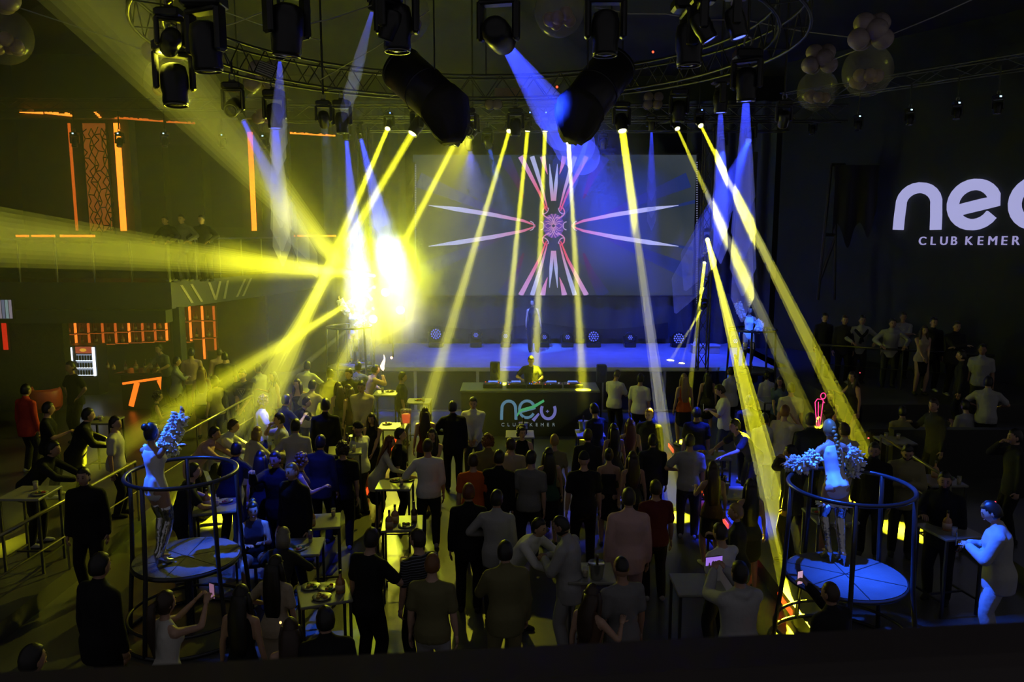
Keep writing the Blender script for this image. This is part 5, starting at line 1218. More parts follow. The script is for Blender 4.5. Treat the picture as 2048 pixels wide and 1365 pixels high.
# neon hookah
p = at_z(1637, 850, 1.4); o = empty('neon_hookah', (p.x, p.y, 1.36), label='glowing pink neon water pipe behind the crowd at right', cat='hookah'); M_pk = emat('neon_pink', (1., .03, .18), 2.0)
for x0, x1 in ((-.07,-.03), (-.02,.0), (.05,.02)): MB().tube([(x0*1.3,0,.5), (x0,0,.3), (x1,0,.0)], .009, 6).build('neon_tube', M_pk, o)
m = sm(MB()); m.tube([(.06+.05*math.cos(q), 0, .62+.06*math.sin(q)) for q in [6.2832*i/16 for i in range(16)]], .009, 6, closed=True); m.build('neon_bowl', M_pk, o); MB().tube([(-.09,0,.5),(-.05,0,.56),(.05,0,.55),(.09,0,.48)], .009, 6).build('neon_tube', M_pk, o); m = sm(MB()); m.lathe([(.06,-.02),(.09,.04),(.05,.14),(.02,.2)], 12); m.build('vase', M_gl, o)
# glowing tips
for k, (px, py, z) in enumerate(((1720,746,1.6), (1838,935,1.6), (1737,877,1.6), (1654,804,1.6), (561,1246,1.2), (1990,1005,1.6))):
    m = sm(MB()); m.ball((0,0,0), .014, 6, 5); tag(m.build('cigarette_ember', emat('ember_%s' % ('o' if k == 4 else 'r'), (1.,.5,.15) if k == 4 else (1.,.06,.10), 2.5), None, at_z(px, py, z)), ['red glowing ember in front of the right gallery', 'red glowing ember by the khaki jacket', 'pink glowing ember beside the right dancer\'s fur sleeve', 'red ember right of the neon water pipe', 'orange glowing tip at the bottom among the dark heads', 'pink ember above the man on his phone'][k], 'ember')
# ------------------------------------------------------------------ balcony rail in front of the camera
a_ = Vector((-1.3, .86, 4.605)); b_ = Vector((1.3, 1.105, 4.605)); t = (b_-a_).normalized(); L_ = (b_-a_).length
rl = empty('wooden_balustrade', a_, math.atan2(t.y, t.x), 'dark wooden balcony rail across the bottom, close to the camera', 'railing')
MB().bbox((0,-.10,0), (L_,.0,.05), .012).build('handrail', M_wood, rl); MB().box((0,-.065,-.16), (L_,-.045,-.10)).build('lower_rail', M_wood, rl)
for i in range(5): MB().box((.02+i*.64,-.07,-1.0), (.06+i*.64,-.03,.0)).build('baluster', M_wood, rl)
# ------------------------------------------------------------------ the crowd
M_boot = mat('silver_boots', (.62, .62, .68), .16, 1., var=.2, vs=9, bump=.5, bs=16); M_fur = mat('white_fur', (.80, .82, .86), .9, var=.1, vs=30)
M_body = mat('white_bodysuit', (.66, .66, .70), .55, var=0); M_seq = mat('sequins', (.10, .10, .16), .14, .8, var=.9, vs=120, bump=1., bs=150)
def stripes():
    m = bpy.data.materials.new('striped_cloth'); m.use_nodes = True; nt = m.node_tree; b = nt.nodes['Principled BSDF']; tc = nt.nodes.new('ShaderNodeTexCoord')
    w = nt.nodes.new('ShaderNodeTexWave'); w.bands_direction = 'Z'; w.inputs['Scale'].default_value = 11; r = nt.nodes.new('ShaderNodeValToRGB'); r.color_ramp.elements[0].color = (.008,.008,.010,1); r.color_ramp.elements[1].color = (.14,.15,.2,1); r.color_ramp.elements[0].position = .80; r.color_ramp.elements[1].position = .9
    nt.links.new(tc.outputs['Object'], w.inputs['Vector']); nt.links.new(w.outputs[0], r.inputs[0]); nt.links.new(r.outputs[0], b.inputs['Base Color']); b.inputs['Roughness'].default_value = .8; return m
M_str = stripes()
p_ = person
GD = dict(boots=M_boot, sleeves=M_fur, top=M_body)
# dancers, performer
p_(298,846,1.2,1.66,-28,'f gogo_a bodysuit:white none:x bun:black 1','dancer in white bodysuit and fur sleeves on the front left podium, back turned', extra=('boots','sleeves'), mats=GD, name='dancer')
p_(1660,838,1.2,1.66,8,'f gogo_b bodysuit:white none:x braid:blond 1','dancer with a long braid and fur sleeves on the front right podium', extra=('boots','sleeves'), mats=GD, name='dancer')
p_(706,606,1.55,1.60,170,'f gogo_d bodysuit:white none:x bun:black 1','dancer with outstretched fur sleeve half hidden by the smoke', extra=('boots','sleeves'), mats=GD, name='dancer')
p_(1500,612,1.55,1.58,180,'f gogo_d bodysuit:white none:x bun:black 1','dancer in white with one arm raised on the blue lit podium right of the stage', extra=('boots','sleeves'), mats=GD, name='dancer')
p_(1065,598,1.3,1.72,180,'f stand2 halter:black wide:black topbun:black 1','woman with two hair buns in a black halter top standing on the stage')
p_(1062,712,.12,1.80,180,'m dj tshirt:navy trousers:black short:black 3','performer in a dark shirt working behind the mixing desk')
# far left, bar
p_(50,768,.5,1.75,-20,'m stand shirt:red jeans:dark short:black 0','person in a red lit shirt at the far left edge, back turned')  # red light on a pale shirt put into its cloth colour
p_(94,804,.5,1.72,-70,'m drink tshirt:black trousers:black short:black 0','man in black seen from the side between red chair and rail')
p_(141,722,.5,1.85,150,'m hips tshirt:black trousers:black short:black 2','broad man in black standing in front of the fridge')
p_(174,816,.5,1.75,-60,'m table jacket:black trousers:black short:black 1','man in a dark jacket leaning to the right beside the far left tables')
p_(228,832,.5,1.70,-75,'m stand2 tshirt:offwhite trousers:dark short:dbrown 1','man in a pale t-shirt in profile left of the podium dancer')
p_(105,882,.5,1.72,-80,'m bend shirt:black trousers:black short:black 0','dark figure bending over the table behind the left handrail')
p_(166,934,.25,1.80,185,'m stand jacket:black trousers:black short:black 1','man in an open black jacket facing the camera near the left handrail')
p_(318,688,.6,1.74,150,'m table tshirt:grey trousers:black short:dbrown 1','bartender in a grey shirt behind the counter')
p_(382,696,.5,1.76,10,'m stand tshirt:pink trousers:black short:black 1','waiter in a pink shirt before the shelves right of the bar pillar')
p_(438,696,.5,1.70,30,'m stand2 shirt:pink trousers:black buzz:brown 1','man in a pale pink shirt at the shelves, right of the waiter')
p_(352,713,.5,1.70,-70,'f crossed shirt:lgrey jeans:dark short:black 1','person in a light grey top with folded arms beside the bar counter')
p_(449,704,.5,1.74,20,'m stand tshirt:navy trousers:black short:black 1','man in a navy t-shirt in front of the pink shirted man at the bar')
p_(402,732,.5,1.66,10,'f stand tank:cream skirt:black long:blond 1','blond woman seen from behind, lit yellow, by the bar')
p_(428,750,.5,1.64,60,'f drink tshirt:khaki jeans:dark bob:brown 1','woman with brown bob right of the blond woman')
p_(483,716,.5,1.84,178,'m front tshirt:black trousers:black short:black 1','man in a black t-shirt with a triangle print, hands folded, under the beam')
p_(315,782,.5,1.68,-60,'f sit tank:black skirt:black curly:brown 1','curly haired woman seated by the bar front')
p_(516,727,.5,1.76,70,'m crossed suit:lgrey trousers:lgrey short:dbrown 1','man in a pale suit with folded arms behind the black t-shirt man')
p_(546,742,.5,1.70,120,'f talk tank:offwhite skirt:black wavy:dbrown 1','woman in a pale top right of the pale suit')
# left middle crowd (platform)
p_(614,722,.25,1.80,-10,'m table shirt:white trousers:dark short:black 0','man in a yellow lit white shirt bending over a table, back turned')
p_(594,757,.25,1.70,182,'f stand2 strapless:black skirt:black wavy:brown 1','woman with wavy dark hair in an off shoulder black top facing the camera')
p_(571,788,.25,1.74,-40,'m talk polo:black trousers:black short:black 1','man in a black polo between the wavy haired woman and the bright beam')
p_(613,793,.25,1.68,-80,'f bend tshirt:black jeans:dark short:dbrown 1','person in black bending right over a yellow lit table')
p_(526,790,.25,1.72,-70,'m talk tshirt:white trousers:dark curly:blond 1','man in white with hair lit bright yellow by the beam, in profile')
p_(660,738,.25,1.78,20,'m stand shirt:khaki trousers:dark short:black 0','man in a khaki shirt standing behind the torch group, left side')
p_(676,764,.25,1.66,40,'f stand tank:dark skirt:black long:brown 1','long haired woman between the khaki shirt and the suited man')
p_(698,737,.25,1.80,150,'m stand suit:black trousers:black short:dbrown 1','man in a dark suit left of the waiter with the logo shirt')
p_(716,724,.25,1.78,-12,'m table tshirt:grey trousers:black short:black 0','waiter in a grey t-shirt with a logo on the back, leaning over')
p_(738,722,.25,1.78,-30,'m bend tshirt:navy trousers:black short:black 1','man in navy behind the torch, head down')
p_(752,730,.25,1.72,-60,'m torch shirt:pink trousers:dark short:black 1','man in a pink shirt holding a burning torch')
p_(804,744,.0,1.80,-75,'m stand tshirt:black trousers:black short:black 1','man in black in profile to the right of the torch')
p_(722,762,.25,1.82,176,'m front jacket:beige trousers:dark short:black 1','man in an open pale jacket over a dark shirt facing the camera')
p_(696,768,.25,1.66,60,'f talk tank:brown skirt:black wavy:brown 1','woman leaning to the man in the pale jacket')
p_(650,797,.25,1.86,5,'m stand shirt:black trousers:black short:black 0','large man in a black shirt seen from behind in the left crowd')
p_(590,838,.25,1.78,8,'m elbow shirt:offwhite trousers:dark short:black 1','man in a loose white shirt seen from behind, arms bent')
p_(559,826,.25,1.70,110,'m sip tshirt:lgrey trousers:dark short:dbrown 1','man in a light t-shirt turned left, hand at his mouth')
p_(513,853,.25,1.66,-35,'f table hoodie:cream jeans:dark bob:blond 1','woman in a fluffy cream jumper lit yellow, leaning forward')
p_(466,838,.25,1.76,-80,'m bend shirt:white trousers:dark short:dbrown 1','man in a glaring white shirt bending right behind the podium rail')
p_(428,853,.25,1.74,-85,'m bend shirt:pink trousers:black short:black 1','man in a pinkish shirt bending right, behind the podium dancer')
p_(472,884,.25,1.72,-20,'m table jacket:black trousers:black short:black 0','dark haired person in black leaning in front of the glaring white shirt')
p_(520,900,.25,1.66,0,'f stand tank:black skirt:black long:black 1','woman with long black hair, back turned, left of the man filming')
p_(550,902,.25,1.76,160,'m phone1 jacket:black trousers:black short:dbrown 0','man in black holding up a phone to film, left crowd')
p_(584,924,.25,1.80,150,'m stand suit:black trousers:black buzz:ginger 3','man with cropped ginger hair in a dark suit facing the camera')
p_(602,906,.25,1.66,-70,'f drink tank:brown skirt:black curly:ginger 1','woman with big curly light brown hair behind the ginger man')
p_(684,853,.25,1.80,12,'m stand2 tshirt:black trousers:black curly:dbrown 1','man in a black t-shirt with curly hair, back turned, left of the cap')
p_(716,843,.25,1.76,60,'m drink tshirt:white trousers:dark cap:black 1','man in a white t-shirt and cap turned left')
p_(640,870,.25,1.74,-10,'m stand shirt:dark trousers:black short:black 0','man in a dark shirt behind the black t-shirt, left crowd')
p_(624,760,.25,1.76,-20,'m table shirt:cream trousers:dark short:black 1','man in a cream shirt half covered by the wavy haired woman')
p_(742,800,.25,1.70,170,'f front tank:black skirt:black long:dbrown 1','woman in black behind the man in the pale jacket')
# centre left by the step
p_(778,870,.0,1.72,-78,'f table shirt:offwhite skirt:black long:red 1','red haired woman in a white blouse in profile at the step')
p_(799,855,.0,1.78,-85,'m stand tshirt:black trousers:black short:black 1','man in black behind the red haired woman')
p_(850,814,.0,1.72,6,'f stand tank:maroon skirt:black longer:dbrown 1','woman with very long dark hair where a yellow beam ends')
p_(855,878,.0,1.82,8,'m elbow rolled:white trousers:dark short:dbrown 1','man in a white shirt seen from behind near the orange step light')
p_(864,856,.0,1.66,170,'f front tank:dark skirt:black long:black 1','dark haired woman hidden behind the white shirt at the step')
p_(905,802,.0,1.82,6,'m elbow jacket:black trousers:black short:black 1','man in a black jacket, back turned, left of the booth')
p_(946,794,.0,1.80,178,'m front shirt:white jeans:denim short:black 1','man in a white shirt facing the camera beside the booth')
# centre
p_(976,868,.0,1.76,0,'m stand shirt:olive trousers:dark curly:red 1','reddish curly haired person below the booth logo, left')
p_(946,907,.0,1.74,5,'m stand tshirt:orange trousers:dark short:brown 1','man in an orange t-shirt seen from behind in the centre crowd')
p_(998,900,.0,1.80,-5,'m stand2 shirt:black trousers:black short:black 0','man in black right of the orange t-shirt')
p_(1022,876,.0,1.74,15,'m stand tshirt:beige trousers:dark short:brown 1','man in a beige t-shirt right below the booth logo')
p_(1062,901,.0,1.80,-8,'m stand2 tshirt:grey trousers:dark short:black 1','man in a grey t-shirt seen from behind at the centre of the crowd')
p_(1044,852,.0,1.68,175,'f talk tank:black skirt:black curly:dbrown 1','curly haired woman facing the camera in front of the booth logo')
p_(1109,868,.0,1.72,0,'f stand tshirt:khaki jeans:dark short:blond 1','person with bright blond short hair in front of the booth')
p_(1098,894,.0,1.68,10,'f stand tank:green skirt:black long:black 1','woman in a green top left of the cap wearer, back turned')
p_(1168,902,.0,1.84,0,'m stand tshirt:black trousers:black cap:black 1','man in a black t-shirt and cap seen from behind, centre')
p_(1176,858,.0,1.74,-10,'m stand shirt:dark trousers:dark short:brown 1','man with brown hair just behind the cap wearer')
p_(1188,806,.0,1.82,40,'m front tshirt:dark trousers:black short:black 1','man in dark clothes at the right end of the booth')
p_(1228,846,.0,1.68,10,'f stand tank:dark skirt:black long:black 1','woman with long black hair left of the auburn haired one')
p_(1261,836,.0,1.68,0,'f stand tank:brown skirt:black wavy:red 1','woman with long auburn hair, back turned, right of the booth')
p_(1266,902,.0,1.66,5,'f stand tank:dark skirt:black long:brown 1','woman with light brown long hair behind the pale suit')
p_(1218,896,.0,1.66,-5,'f stand strapless:dark skirt:black bun:black 1','woman with bare shoulders and dark bun between cap and auburn hair')
p_(937,967,.0,1.80,0,'m stand shirt:black trousers:black short:red 1','man with reddish hair in black, back turned, lower centre left')
p_(993,980,.0,1.78,-8,'m elbow shirt:lgrey trousers:dark short:black 1','man in a pale blue grey shirt seen from behind, lower centre')
p_(1258,976,.0,1.90,0,'m stand suit:pink trousers:pink short:dbrown 1','tall man in a pale pinkish suit seen from behind')
p_(1312,960,.0,1.74,6,'m stand tshirt:maroon trousers:black short:black 0','person in a dark red shirt right of the pale suit')
p_(1306,868,.0,1.72,-5,'m stand shirt:dark trousers:black short:black 1','man in dark clothes behind the dark red shirt')
p_(1236,739,.0,1.80,-35,'m text tshirt:white trousers:black buzz:brown 1','man in a white t-shirt by the stage looking at a phone, left of the pair')
p_(1281,747,.0,1.82,-30,'m stand tshirt:white trousers:black short:black 1','man in a white t-shirt by the stage, right of the pair')
p_(1299,816,.0,1.80,150,'m stand jacket:black trousers:black short:ginger 3','fair haired man in black facing the camera under the dim green beam')
# centre right
p_(1368,768,.0,1.70,10,'f stand tank:orange skirt:black wavy:blond 1','blond woman in orange where the steep yellow beam ends')
p_(1416,742,.0,1.68,0,'f stand tank:dark skirt:black longer:black 1','woman with long dark hair by the stage right of the crossing beams')
p_(1436,769,.25,1.80,80,'m text tshirt:white jeans:denim short:black 1','man in a white t-shirt turned left holding a phone, right crowd')
p_(1394,814,.25,1.78,-8,'m stand tshirt:black trousers:black short:black 0','man in a black t-shirt seen from behind, left of the white t-shirt')
p_(1380,868,.25,1.80,-10,'m elbow tshirt:lgrey trousers:dark short:dbrown 1','man in a light grey t-shirt turned away, elbow bent, right crowd')
p_(1426,922,.25,1.68,5,'f drinkl tank:brown skirt:black longer:brown 1','woman with very long brown hair at the yellow table')
p_(1502,957,.25,1.68,0,'f stand tank:dark skirt:black longer:black 1','woman with straight black hair left of the strongest beam')
p_(1470,838,.25,1.76,100,'m bend tshirt:dark trousers:dark short:black 0','man leaning left over the food table, right crowd')
p_(1530,826,.25,1.62,0,'m stand shirt:white trousers:dark short:black 1','man whose white shirt glows in the strongest yellow beam')
p_(1570,810,.25,1.80,-50,'m sip tshirt:cream trousers:dark short:ginger 3','fair haired man smoking, lit t-shirt, right crowd')
p_(1584,890,.25,1.78,60,'m sip jacket:dark trousers:black short:black 2','man in dark clothes drinking through a straw')
p_(1622,826,.25,1.84,-5,'m stand shirt:navy trousers:black short:dbrown 1','man in navy, back turned, left of the front right dancer')
p_(1462,734,.0,1.74,30,'m cheer jacket:white trousers:dark short:black 1','person in a blue lit white jacket at the right stage corner')
p_(1534,742,.0,1.68,10,'f stand jacket:white skirt:black curly:black 1','woman with big curly black hair below the right stage podium')
p_(1560,752,.0,1.70,150,'f front tshirt:blue jeans:dark long:black 1','woman in blue looking back, right of the curly hair')
p_(1583,766,.25,1.76,-10,'m stand tshirt:lgrey trousers:dark short:black 1','man in a pale t-shirt in the second beam from right')
p_(1500,790,.25,1.76,0,'m stand shirt:navy trousers:black short:black 1','man in navy behind the strongest beam')
p_(1660,780,.25,1.70,160,'f front tank:dark skirt:black long:dbrown 1','dark haired woman facing the camera beside the neon water pipe')
p_(1690,846,.25,1.78,10,'m drink shirt:cream trousers:dark short:brown 1','man lit yellow by the rightmost beam')
p_(1750,884,.25,1.80,150,'m stand jacket:black trousers:black short:black 2','man in black with beard behind the right dancer')
p_(1817,890,.25,1.80,160,'m text jacket:khaki trousers:dark short:black 1','bearded man in an open khaki jacket looking down')
p_(1891,942,.25,1.80,140,'m drink jacket:black trousers:black short:black 2','man in black with beard right of the khaki jacket')
# right terraces
p_(1725,630,1.3,1.80,172,'m rail shirt:lgrey trousers:dark short:black 1','man with a dark sweater knotted over a white shirt on the right gallery')
p_(1786,636,1.3,1.78,165,'m rail shirt:lgrey trousers:dark short:black 1','man in a white shirt next to the knotted sweater on the gallery')
p_(1850,650,1.3,1.68,175,'f front tank:beige skirt:black long:brown 1','woman in a beige top on the right gallery')
p_(1868,634,1.3,1.82,175,'m stand shirt:dark trousers:black short:black 1','tall man in dark clothes behind the gallery woman')
p_(1914,642,1.3,1.78,178,'m crossed jacket:dark trousers:black short:black 1','man in dark clothes with folded arms on the gallery')
p_(1969,652,1.3,1.80,150,'m stand polo:lgrey trousers:dark short:black 2','man in a white polo shirt at the right end of the gallery')
p_(1650,626,1.3,1.74,178,'m stand shirt:dark trousers:black short:black 1','dim figure at the left end of the right gallery')
p_(1690,630,1.3,1.76,170,'m stand shirt:dark trousers:black short:brown 1','dim figure second from left on the right gallery')
p_(1803,684,.9,1.76,165,'m crossed tshirt:lgrey trousers:black short:dbrown 2','man in a white t-shirt with folded arms below the gallery')
p_(1876,708,.9,1.74,100,'m talk shirt:dark trousers:black short:brown 1','dim man turned left below the gallery')
p_(1925,700,.9,1.74,60,'m stand shirt:dark trousers:black short:black 1','dim man in the shadow left of the right gallery end')
p_(1978,752,.5,1.82,-30,'m table polo:lgrey trousers:dark short:black 1','man in a yellowish polo shirt standing at the right terrace table')
p_(1932,800,.5,1.72,10,'m sit tshirt:lgrey trousers:dark short:black 1','seated man in a white t-shirt seen from behind, right terrace')
p_(1868,812,.5,1.70,5,'m sit tshirt:grey trousers:dark short:black 1','seated man in a grey t-shirt, right terrace')
p_(1806,812,.5,1.72,-10,'m sit shirt:khaki trousers:dark short:black 1','seated man in a khaki shirt at the left of the right terrace')
p_(1706,742,.5,1.74,100,'f talk tank:dark skirt:black long:dbrown 1','woman turned left under the gallery ember')
p_(2030,890,.25,1.76,80,'m sip shirt:dark trousers:black short:black 1','dark man raising a hand at the right edge')
# left balcony
p_(330,426,3.9,1.70,160,'m rail jacket:dark trousers:black short:black 1','left of the three spectators leaning on the balcony over the bar')
p_(362,419,3.9,1.74,170,'m rail suit:grey trousers:dark short:dbrown 1','middle spectator in a pale jacket leaning on the balcony over the bar')
p_(402,424,3.9,1.72,175,'m rail jacket:dark trousers:black short:black 1','right of the three spectators leaning on the balcony over the bar')
# front row
p_(1976,1002,.25,1.84,60,'m text jacket:lgrey trousers:lgrey short:black 1','man in a pale jacket and pale trousers reading his phone at the right', mats={})
p_(326,1182,.25,1.70,-32,'f phone tank:offwhite skirt:beige pony:brown 1','woman with a ponytail and white dress filming with her phone at the bottom left')
p_(505,1002,.25,1.72,-160,'f sit sequin:sequin skirt:black bun:dbrown 3','woman in a sequined top seated beside the podium, looking right', mats=dict(top=M_seq))
p_(566,1054,.25,1.66,-10,'f table jacket:dark jeans:dark bob:grey 1','person with pale hair in dark clothes leaning on the small can table')
p_(196,1106,.25,1.84,-25,'m stand jacket:black trousers:black short:black 0','large man in a black jacket at the bottom left, back turned')
p_(60,1290,.25,1.72,-30,'m stand jacket:black trousers:black short:black 0','head of a dark haired person at the bottom left corner')
p_(478,1122,.25,1.70,-8,'f stand dress:black none:x longer:black 1','woman with very long black hair in a black dress, front row left')
p_(549,1110,.25,1.70,-12,'f elbow tshirt:beige skirt:beige longer:black 1','woman with long black hair in a pale t-shirt dress, front row left')
p_(580,1236,.25,1.68,10,'f stand tank:maroon skirt:black long:brown 1','brown haired woman at the bottom, left of the dark couple')
p_(650,1214,.25,1.78,15,'m stand jacket:black trousers:black short:black 0','man in black at the bottom beside the brown haired woman')
p_(742,1056,.0,1.84,-30,'m talk tshirt:black trousers:black short:black 1','man in black t-shirt and trousers, front row, reaching to the right')
p_(836,1058,.0,1.78,40,'m drink striped:navy trousers:black short:dbrown 1','man in a dark striped t-shirt turned left', mats=dict(top=M_str))
p_(864,1106,.0,1.80,-8,'m stand tshirt:olive jeans:lgrey buzz:ginger 3','balding man in an olive t-shirt seen from behind, front row')
p_(1010,1082,.0,1.80,10,'m drinkl jacket:olive trousers:khaki short:black 1','man in an olive jacket seen from behind, holding a glass')
p_(1116,1030,.0,1.82,65,'m text suit:lgrey trousers:lgrey buzz:black 2','bearded man all in white looking down at the table, front row')
p_(1078,1036,.0,1.74,-120,'m bend shirt:white trousers:dark short:black 1','man in a white shirt bending behind the man all in white')
p_(1244,1112,.0,1.80,20,'m stand tshirt:grey trousers:dark bald:black 2','bald man in a grey t-shirt at the bottom centre')
p_(1184,1168,.0,1.66,-40,'f talk tank:brown skirt:black long:brown 1','brown haired woman in front of the bald man')
p_(1440,1046,.0,1.72,30,'m front tshirt:white trousers:dark short:dbrown 1','young man in a white t-shirt looking left, front row right')
p_(1474,1006,.25,1.74,60,'f drink jacket:dark trousers:black short:blond 1','person with pale short hair behind the young man in white')
p_(1482,1124,.0,1.82,15,'m phone hoodie:lgrey trousers:dark short:black 1','man in a grey sweatshirt filming with a phone held sideways')
p_(1664,1164,.25,1.70,25,'m phone1 jacket:black trousers:black buzz:brown 2','man with thinning hair filming at the foot of the right podium')
p_(384,926,.25,1.72,-60,'m table tshirt:navy jeans:navy short:black 1','man in navy bending behind the left podium rail')
BUILT = build_people()
BY_LABEL = {o['label']: o for o in BUILT}; SPEC = {P[6]: P[5] for P in PEOPLE}
def who(s): return next(o for o in BUILT if s in o['label'])
# things held ------------------------------------------------------------
def phone(owner, label, i=1, dz=.05, wide=False, col=(.35,.18,.8), s=1.):
    o_ = who(owner); sp = SPEC[o_['label']].split(); J = J_of(sp[1], sp[0]); h = (J['H'][0]+J['H'][1])/2 if sp[1] in ('phone', 'text') else J['H'][i]
    w = o_.matrix_basis @ (h+V3((0, .13, dz))); y = o_.rotation_euler[2]
    ph = empty('smartphone', w, y, label, 'phone'); a_, b_ = (.155, .078) if wide else (.078, .155); MB().bbox((-a_/2*s,-.004,-b_/2*s), (a_/2*s,.006,b_/2*s), .004).build('case', M_blkp, ph)
    MB().box((-a_/2*s+.004,-.0055,-b_/2*s+.006), (a_/2*s-.004,-.004,b_/2*s-.006)).build('screen', emat('phone_%d' % int(1000*sum(col)), col, .9), ph); m = sm(MB()); m.lathe([(.008,0),(.008,.004)], 8, Matrix.Translation((a_/2*s-.02,.006,b_/2*s-.02)) @ Matrix.Rotation(R(-90),4,'X')); m.build('camera_bump', M_blk, ph)
phone('grey sweatshirt filming', 'phone with a violet picture held sideways by the grey sweatshirt', wide=True, s=1.35); phone('ponytail', 'phone held upright by the woman with the ponytail', col=(.25,.12,.2))
phone('thinning hair', 'phone with a pale picture held at the foot of the right podium', col=(.6,.35,.5)); phone('left crowd', 'phone held up in the left crowd', col=(.12,.12,.1)) if False else None
phone('man in black holding up a phone', 'phone held up by the man filming in the left crowd', col=(.10,.12,.12)); phone('pale jacket and pale trousers', 'phone in the hands of the man in pale clothes at the right', col=(.10,.12,.2)); phone('turned left holding a phone', 'bright phone of the white t-shirt man in the right crowd', col=(.5,.5,.3))
phone('looking at a phone, left of the pair', 'phone of the man in white by the stage', col=(.3,.35,.45))
# torch flame
o_ = who('burning torch'); w = hand_world(o_, SPEC[o_['label']], 1); tc_ = empty('hand_torch', w, label='burning flare held up by the man in the pink shirt', cat='torch'); MB().cyl((0,0,-.08), (0,0,.12), .014, 8).build('stick', M_blk, tc_)
m = sm(MB()); m.lathe([(.01,.11),(.045,.16),(.05,.22),(.035,.32),(.02,.40),(.006,.50)], 12); 
for i, v in enumerate(m.v): m.v[i] = (v[0]+.14*(v[2]-.1)+.02*math.sin(v[2]*20), v[1], v[2])
m.build('flame', emat('flame', (1., .55, .25), 9., big=True), tc_)
m = sm(MB()); m.ball((0,0,0), .035, 8, 6); tag(m.build('flying_spark', emat('spark', (1., .35, .2), 6.), None, at_z(783, 716, 1.9)), 'small orange spark above the torch before the stage', 'spark')
# shirt prints, knotted sweater, champagne bucket hand
def print_on(owner, name, polys, m, y):
    o_ = who(owner); mb = MB()
    for pth, wd in polys: stroke(mb, pth, wd, y, y+(.004 if y > 0 else -.004), I4)
    mb.build(name, m, next(c for c in o_.children if 'shirt' in c.name))
M_prt = mat('shirt_print', (.32,.3,.22), .7, var=0); print_on('triangle print', 'triangle_print', [([(-.09,1.34),(.09,1.34),(0,1.19),(-.09,1.34)], .009), ([(-.03,1.30),(.03,1.30)], .012), ([(0,1.29),(0,1.25)], .01)], M_prt, .165)
M_prt2 = mat('logo_print', (.6,.6,.6), .7, var=0)
o_ = who('logo on the back'); J = J_of('table', 'm'); lg = MB(); Mb = Matrix.Translation(J['chest']+J['R'] @ V3((0,-.152,.0))) @ J['R'].to_4x4()
for pth, x0, w_ in ((path_n(1.), -.10, .05), (path_e(), -.035, .065), (path_o(), .045, .06)): stroke(lg, [(x0+p[0]*w_, p[1]*.06) for p in pth], .013, -.004, .0, Mb)
lg.build('logo_print', M_prt2, next(c for c in o_.children if 'shirt' in c.name))
o_ = who('knotted'); J = J_of('rail', 'm'); kn = MB(); c_, Rr = J['chest'], J['R']; kn.tube([c_+Rr @ V3((-.17,-.02,.12)), c_+Rr @ V3((-.10,.13,.06)), c_+Rr @ V3((0,.165,-.04)), c_+Rr @ V3((.03,.18,-.2))], .036, 8); kn.tube([c_+Rr @ V3((.17,-.02,.12)), c_+Rr @ V3((.10,.13,.06)), c_+Rr @ V3((0,.165,-.04)), c_+Rr @ V3((-.03,.17,-.16))], .036, 8); kn.tube([c_+Rr @ V3((-.17,-.02,.12)), c_+Rr @ V3((0,-.16,.13)), c_+Rr @ V3((.17,-.02,.12))], .045, 8)
kn.smooth = True; kn.build('knotted_sweater', cm('navy'), o_)
for lab in ('bearded man all in white', 'bearded man in an open khaki', 'with beard behind', 'with beard right of'):
    o_ = who(lab); sp = SPEC[o_['label']].split(); J = J_of(sp[1], sp[0]); bd = MB(); bd.smooth = True; hair_c = J['head']+J['Rh'] @ V3((0,.012,-.062)); bd.ball(hair_c, (.066,.078,.058), 12, 8, M=J['Rh']); bd.build('beard', hm('black'), o_)
# stools under the seated
for lab, wd in (('sequined', 'stool under the woman in the sequined top'), ('curly haired woman seated', 'stool under the curly haired woman by the bar')):
    o_ = who(lab); l = o_.location; st_ = empty('bar_stool', (l.x, l.y, l.z), label='dark round '+wd, cat='stool'); m = sm(MB()); m.lathe([(.17,.34),(.19,.36),(.19,.40),(.17,.42)], 18); m.build('seat', M_blk, st_)
    for q in range(4): MB().cyl((.15*math.cos(q*1.57+.4), .15*math.sin(q*1.57+.4), 0), (.12*math.cos(q*1.57+.4), .12*math.sin(q*1.57+.4), .35), .014, 6).build('leg', M_blk, st_)
# rolled handbag at the seated woman, chain belt on the stage podium dancer
o_ = who('arm raised on the blue'); J = J_of('gogo_d', 'f'); ch = MB(); ch.smooth = True; ch.tube([J['waist']+V3((.135*math.cos(q), .105*math.sin(q)+.01, -.04+.015*math.sin(3*q))) for q in [6.2832*i/20 for i in range(20)]], .012, 6, closed=True); ch.build('belt', M_blk, o_)
for lab in ('front right podium',):
    o_ = who('long braid'); J = J_of('gogo_b', 'f')
    for i in (0, 1):
        p = J['K'][i].lerp(J['hip'][i], .42); m = sm(MB()); rr = random.Random(i)
        for k in range(70): q = rr.uniform(0, 6.28); n_ = V3((math.cos(q), math.sin(q), rr.uniform(-.4,.7))); b_ = p+V3((math.cos(q), math.sin(q), 0))*.075; m.tube([b_, b_+n_*.03, b_+n_*.06], [.018,.015,.003], 5)
        m.build('fur_cuff', M_fur, o_)
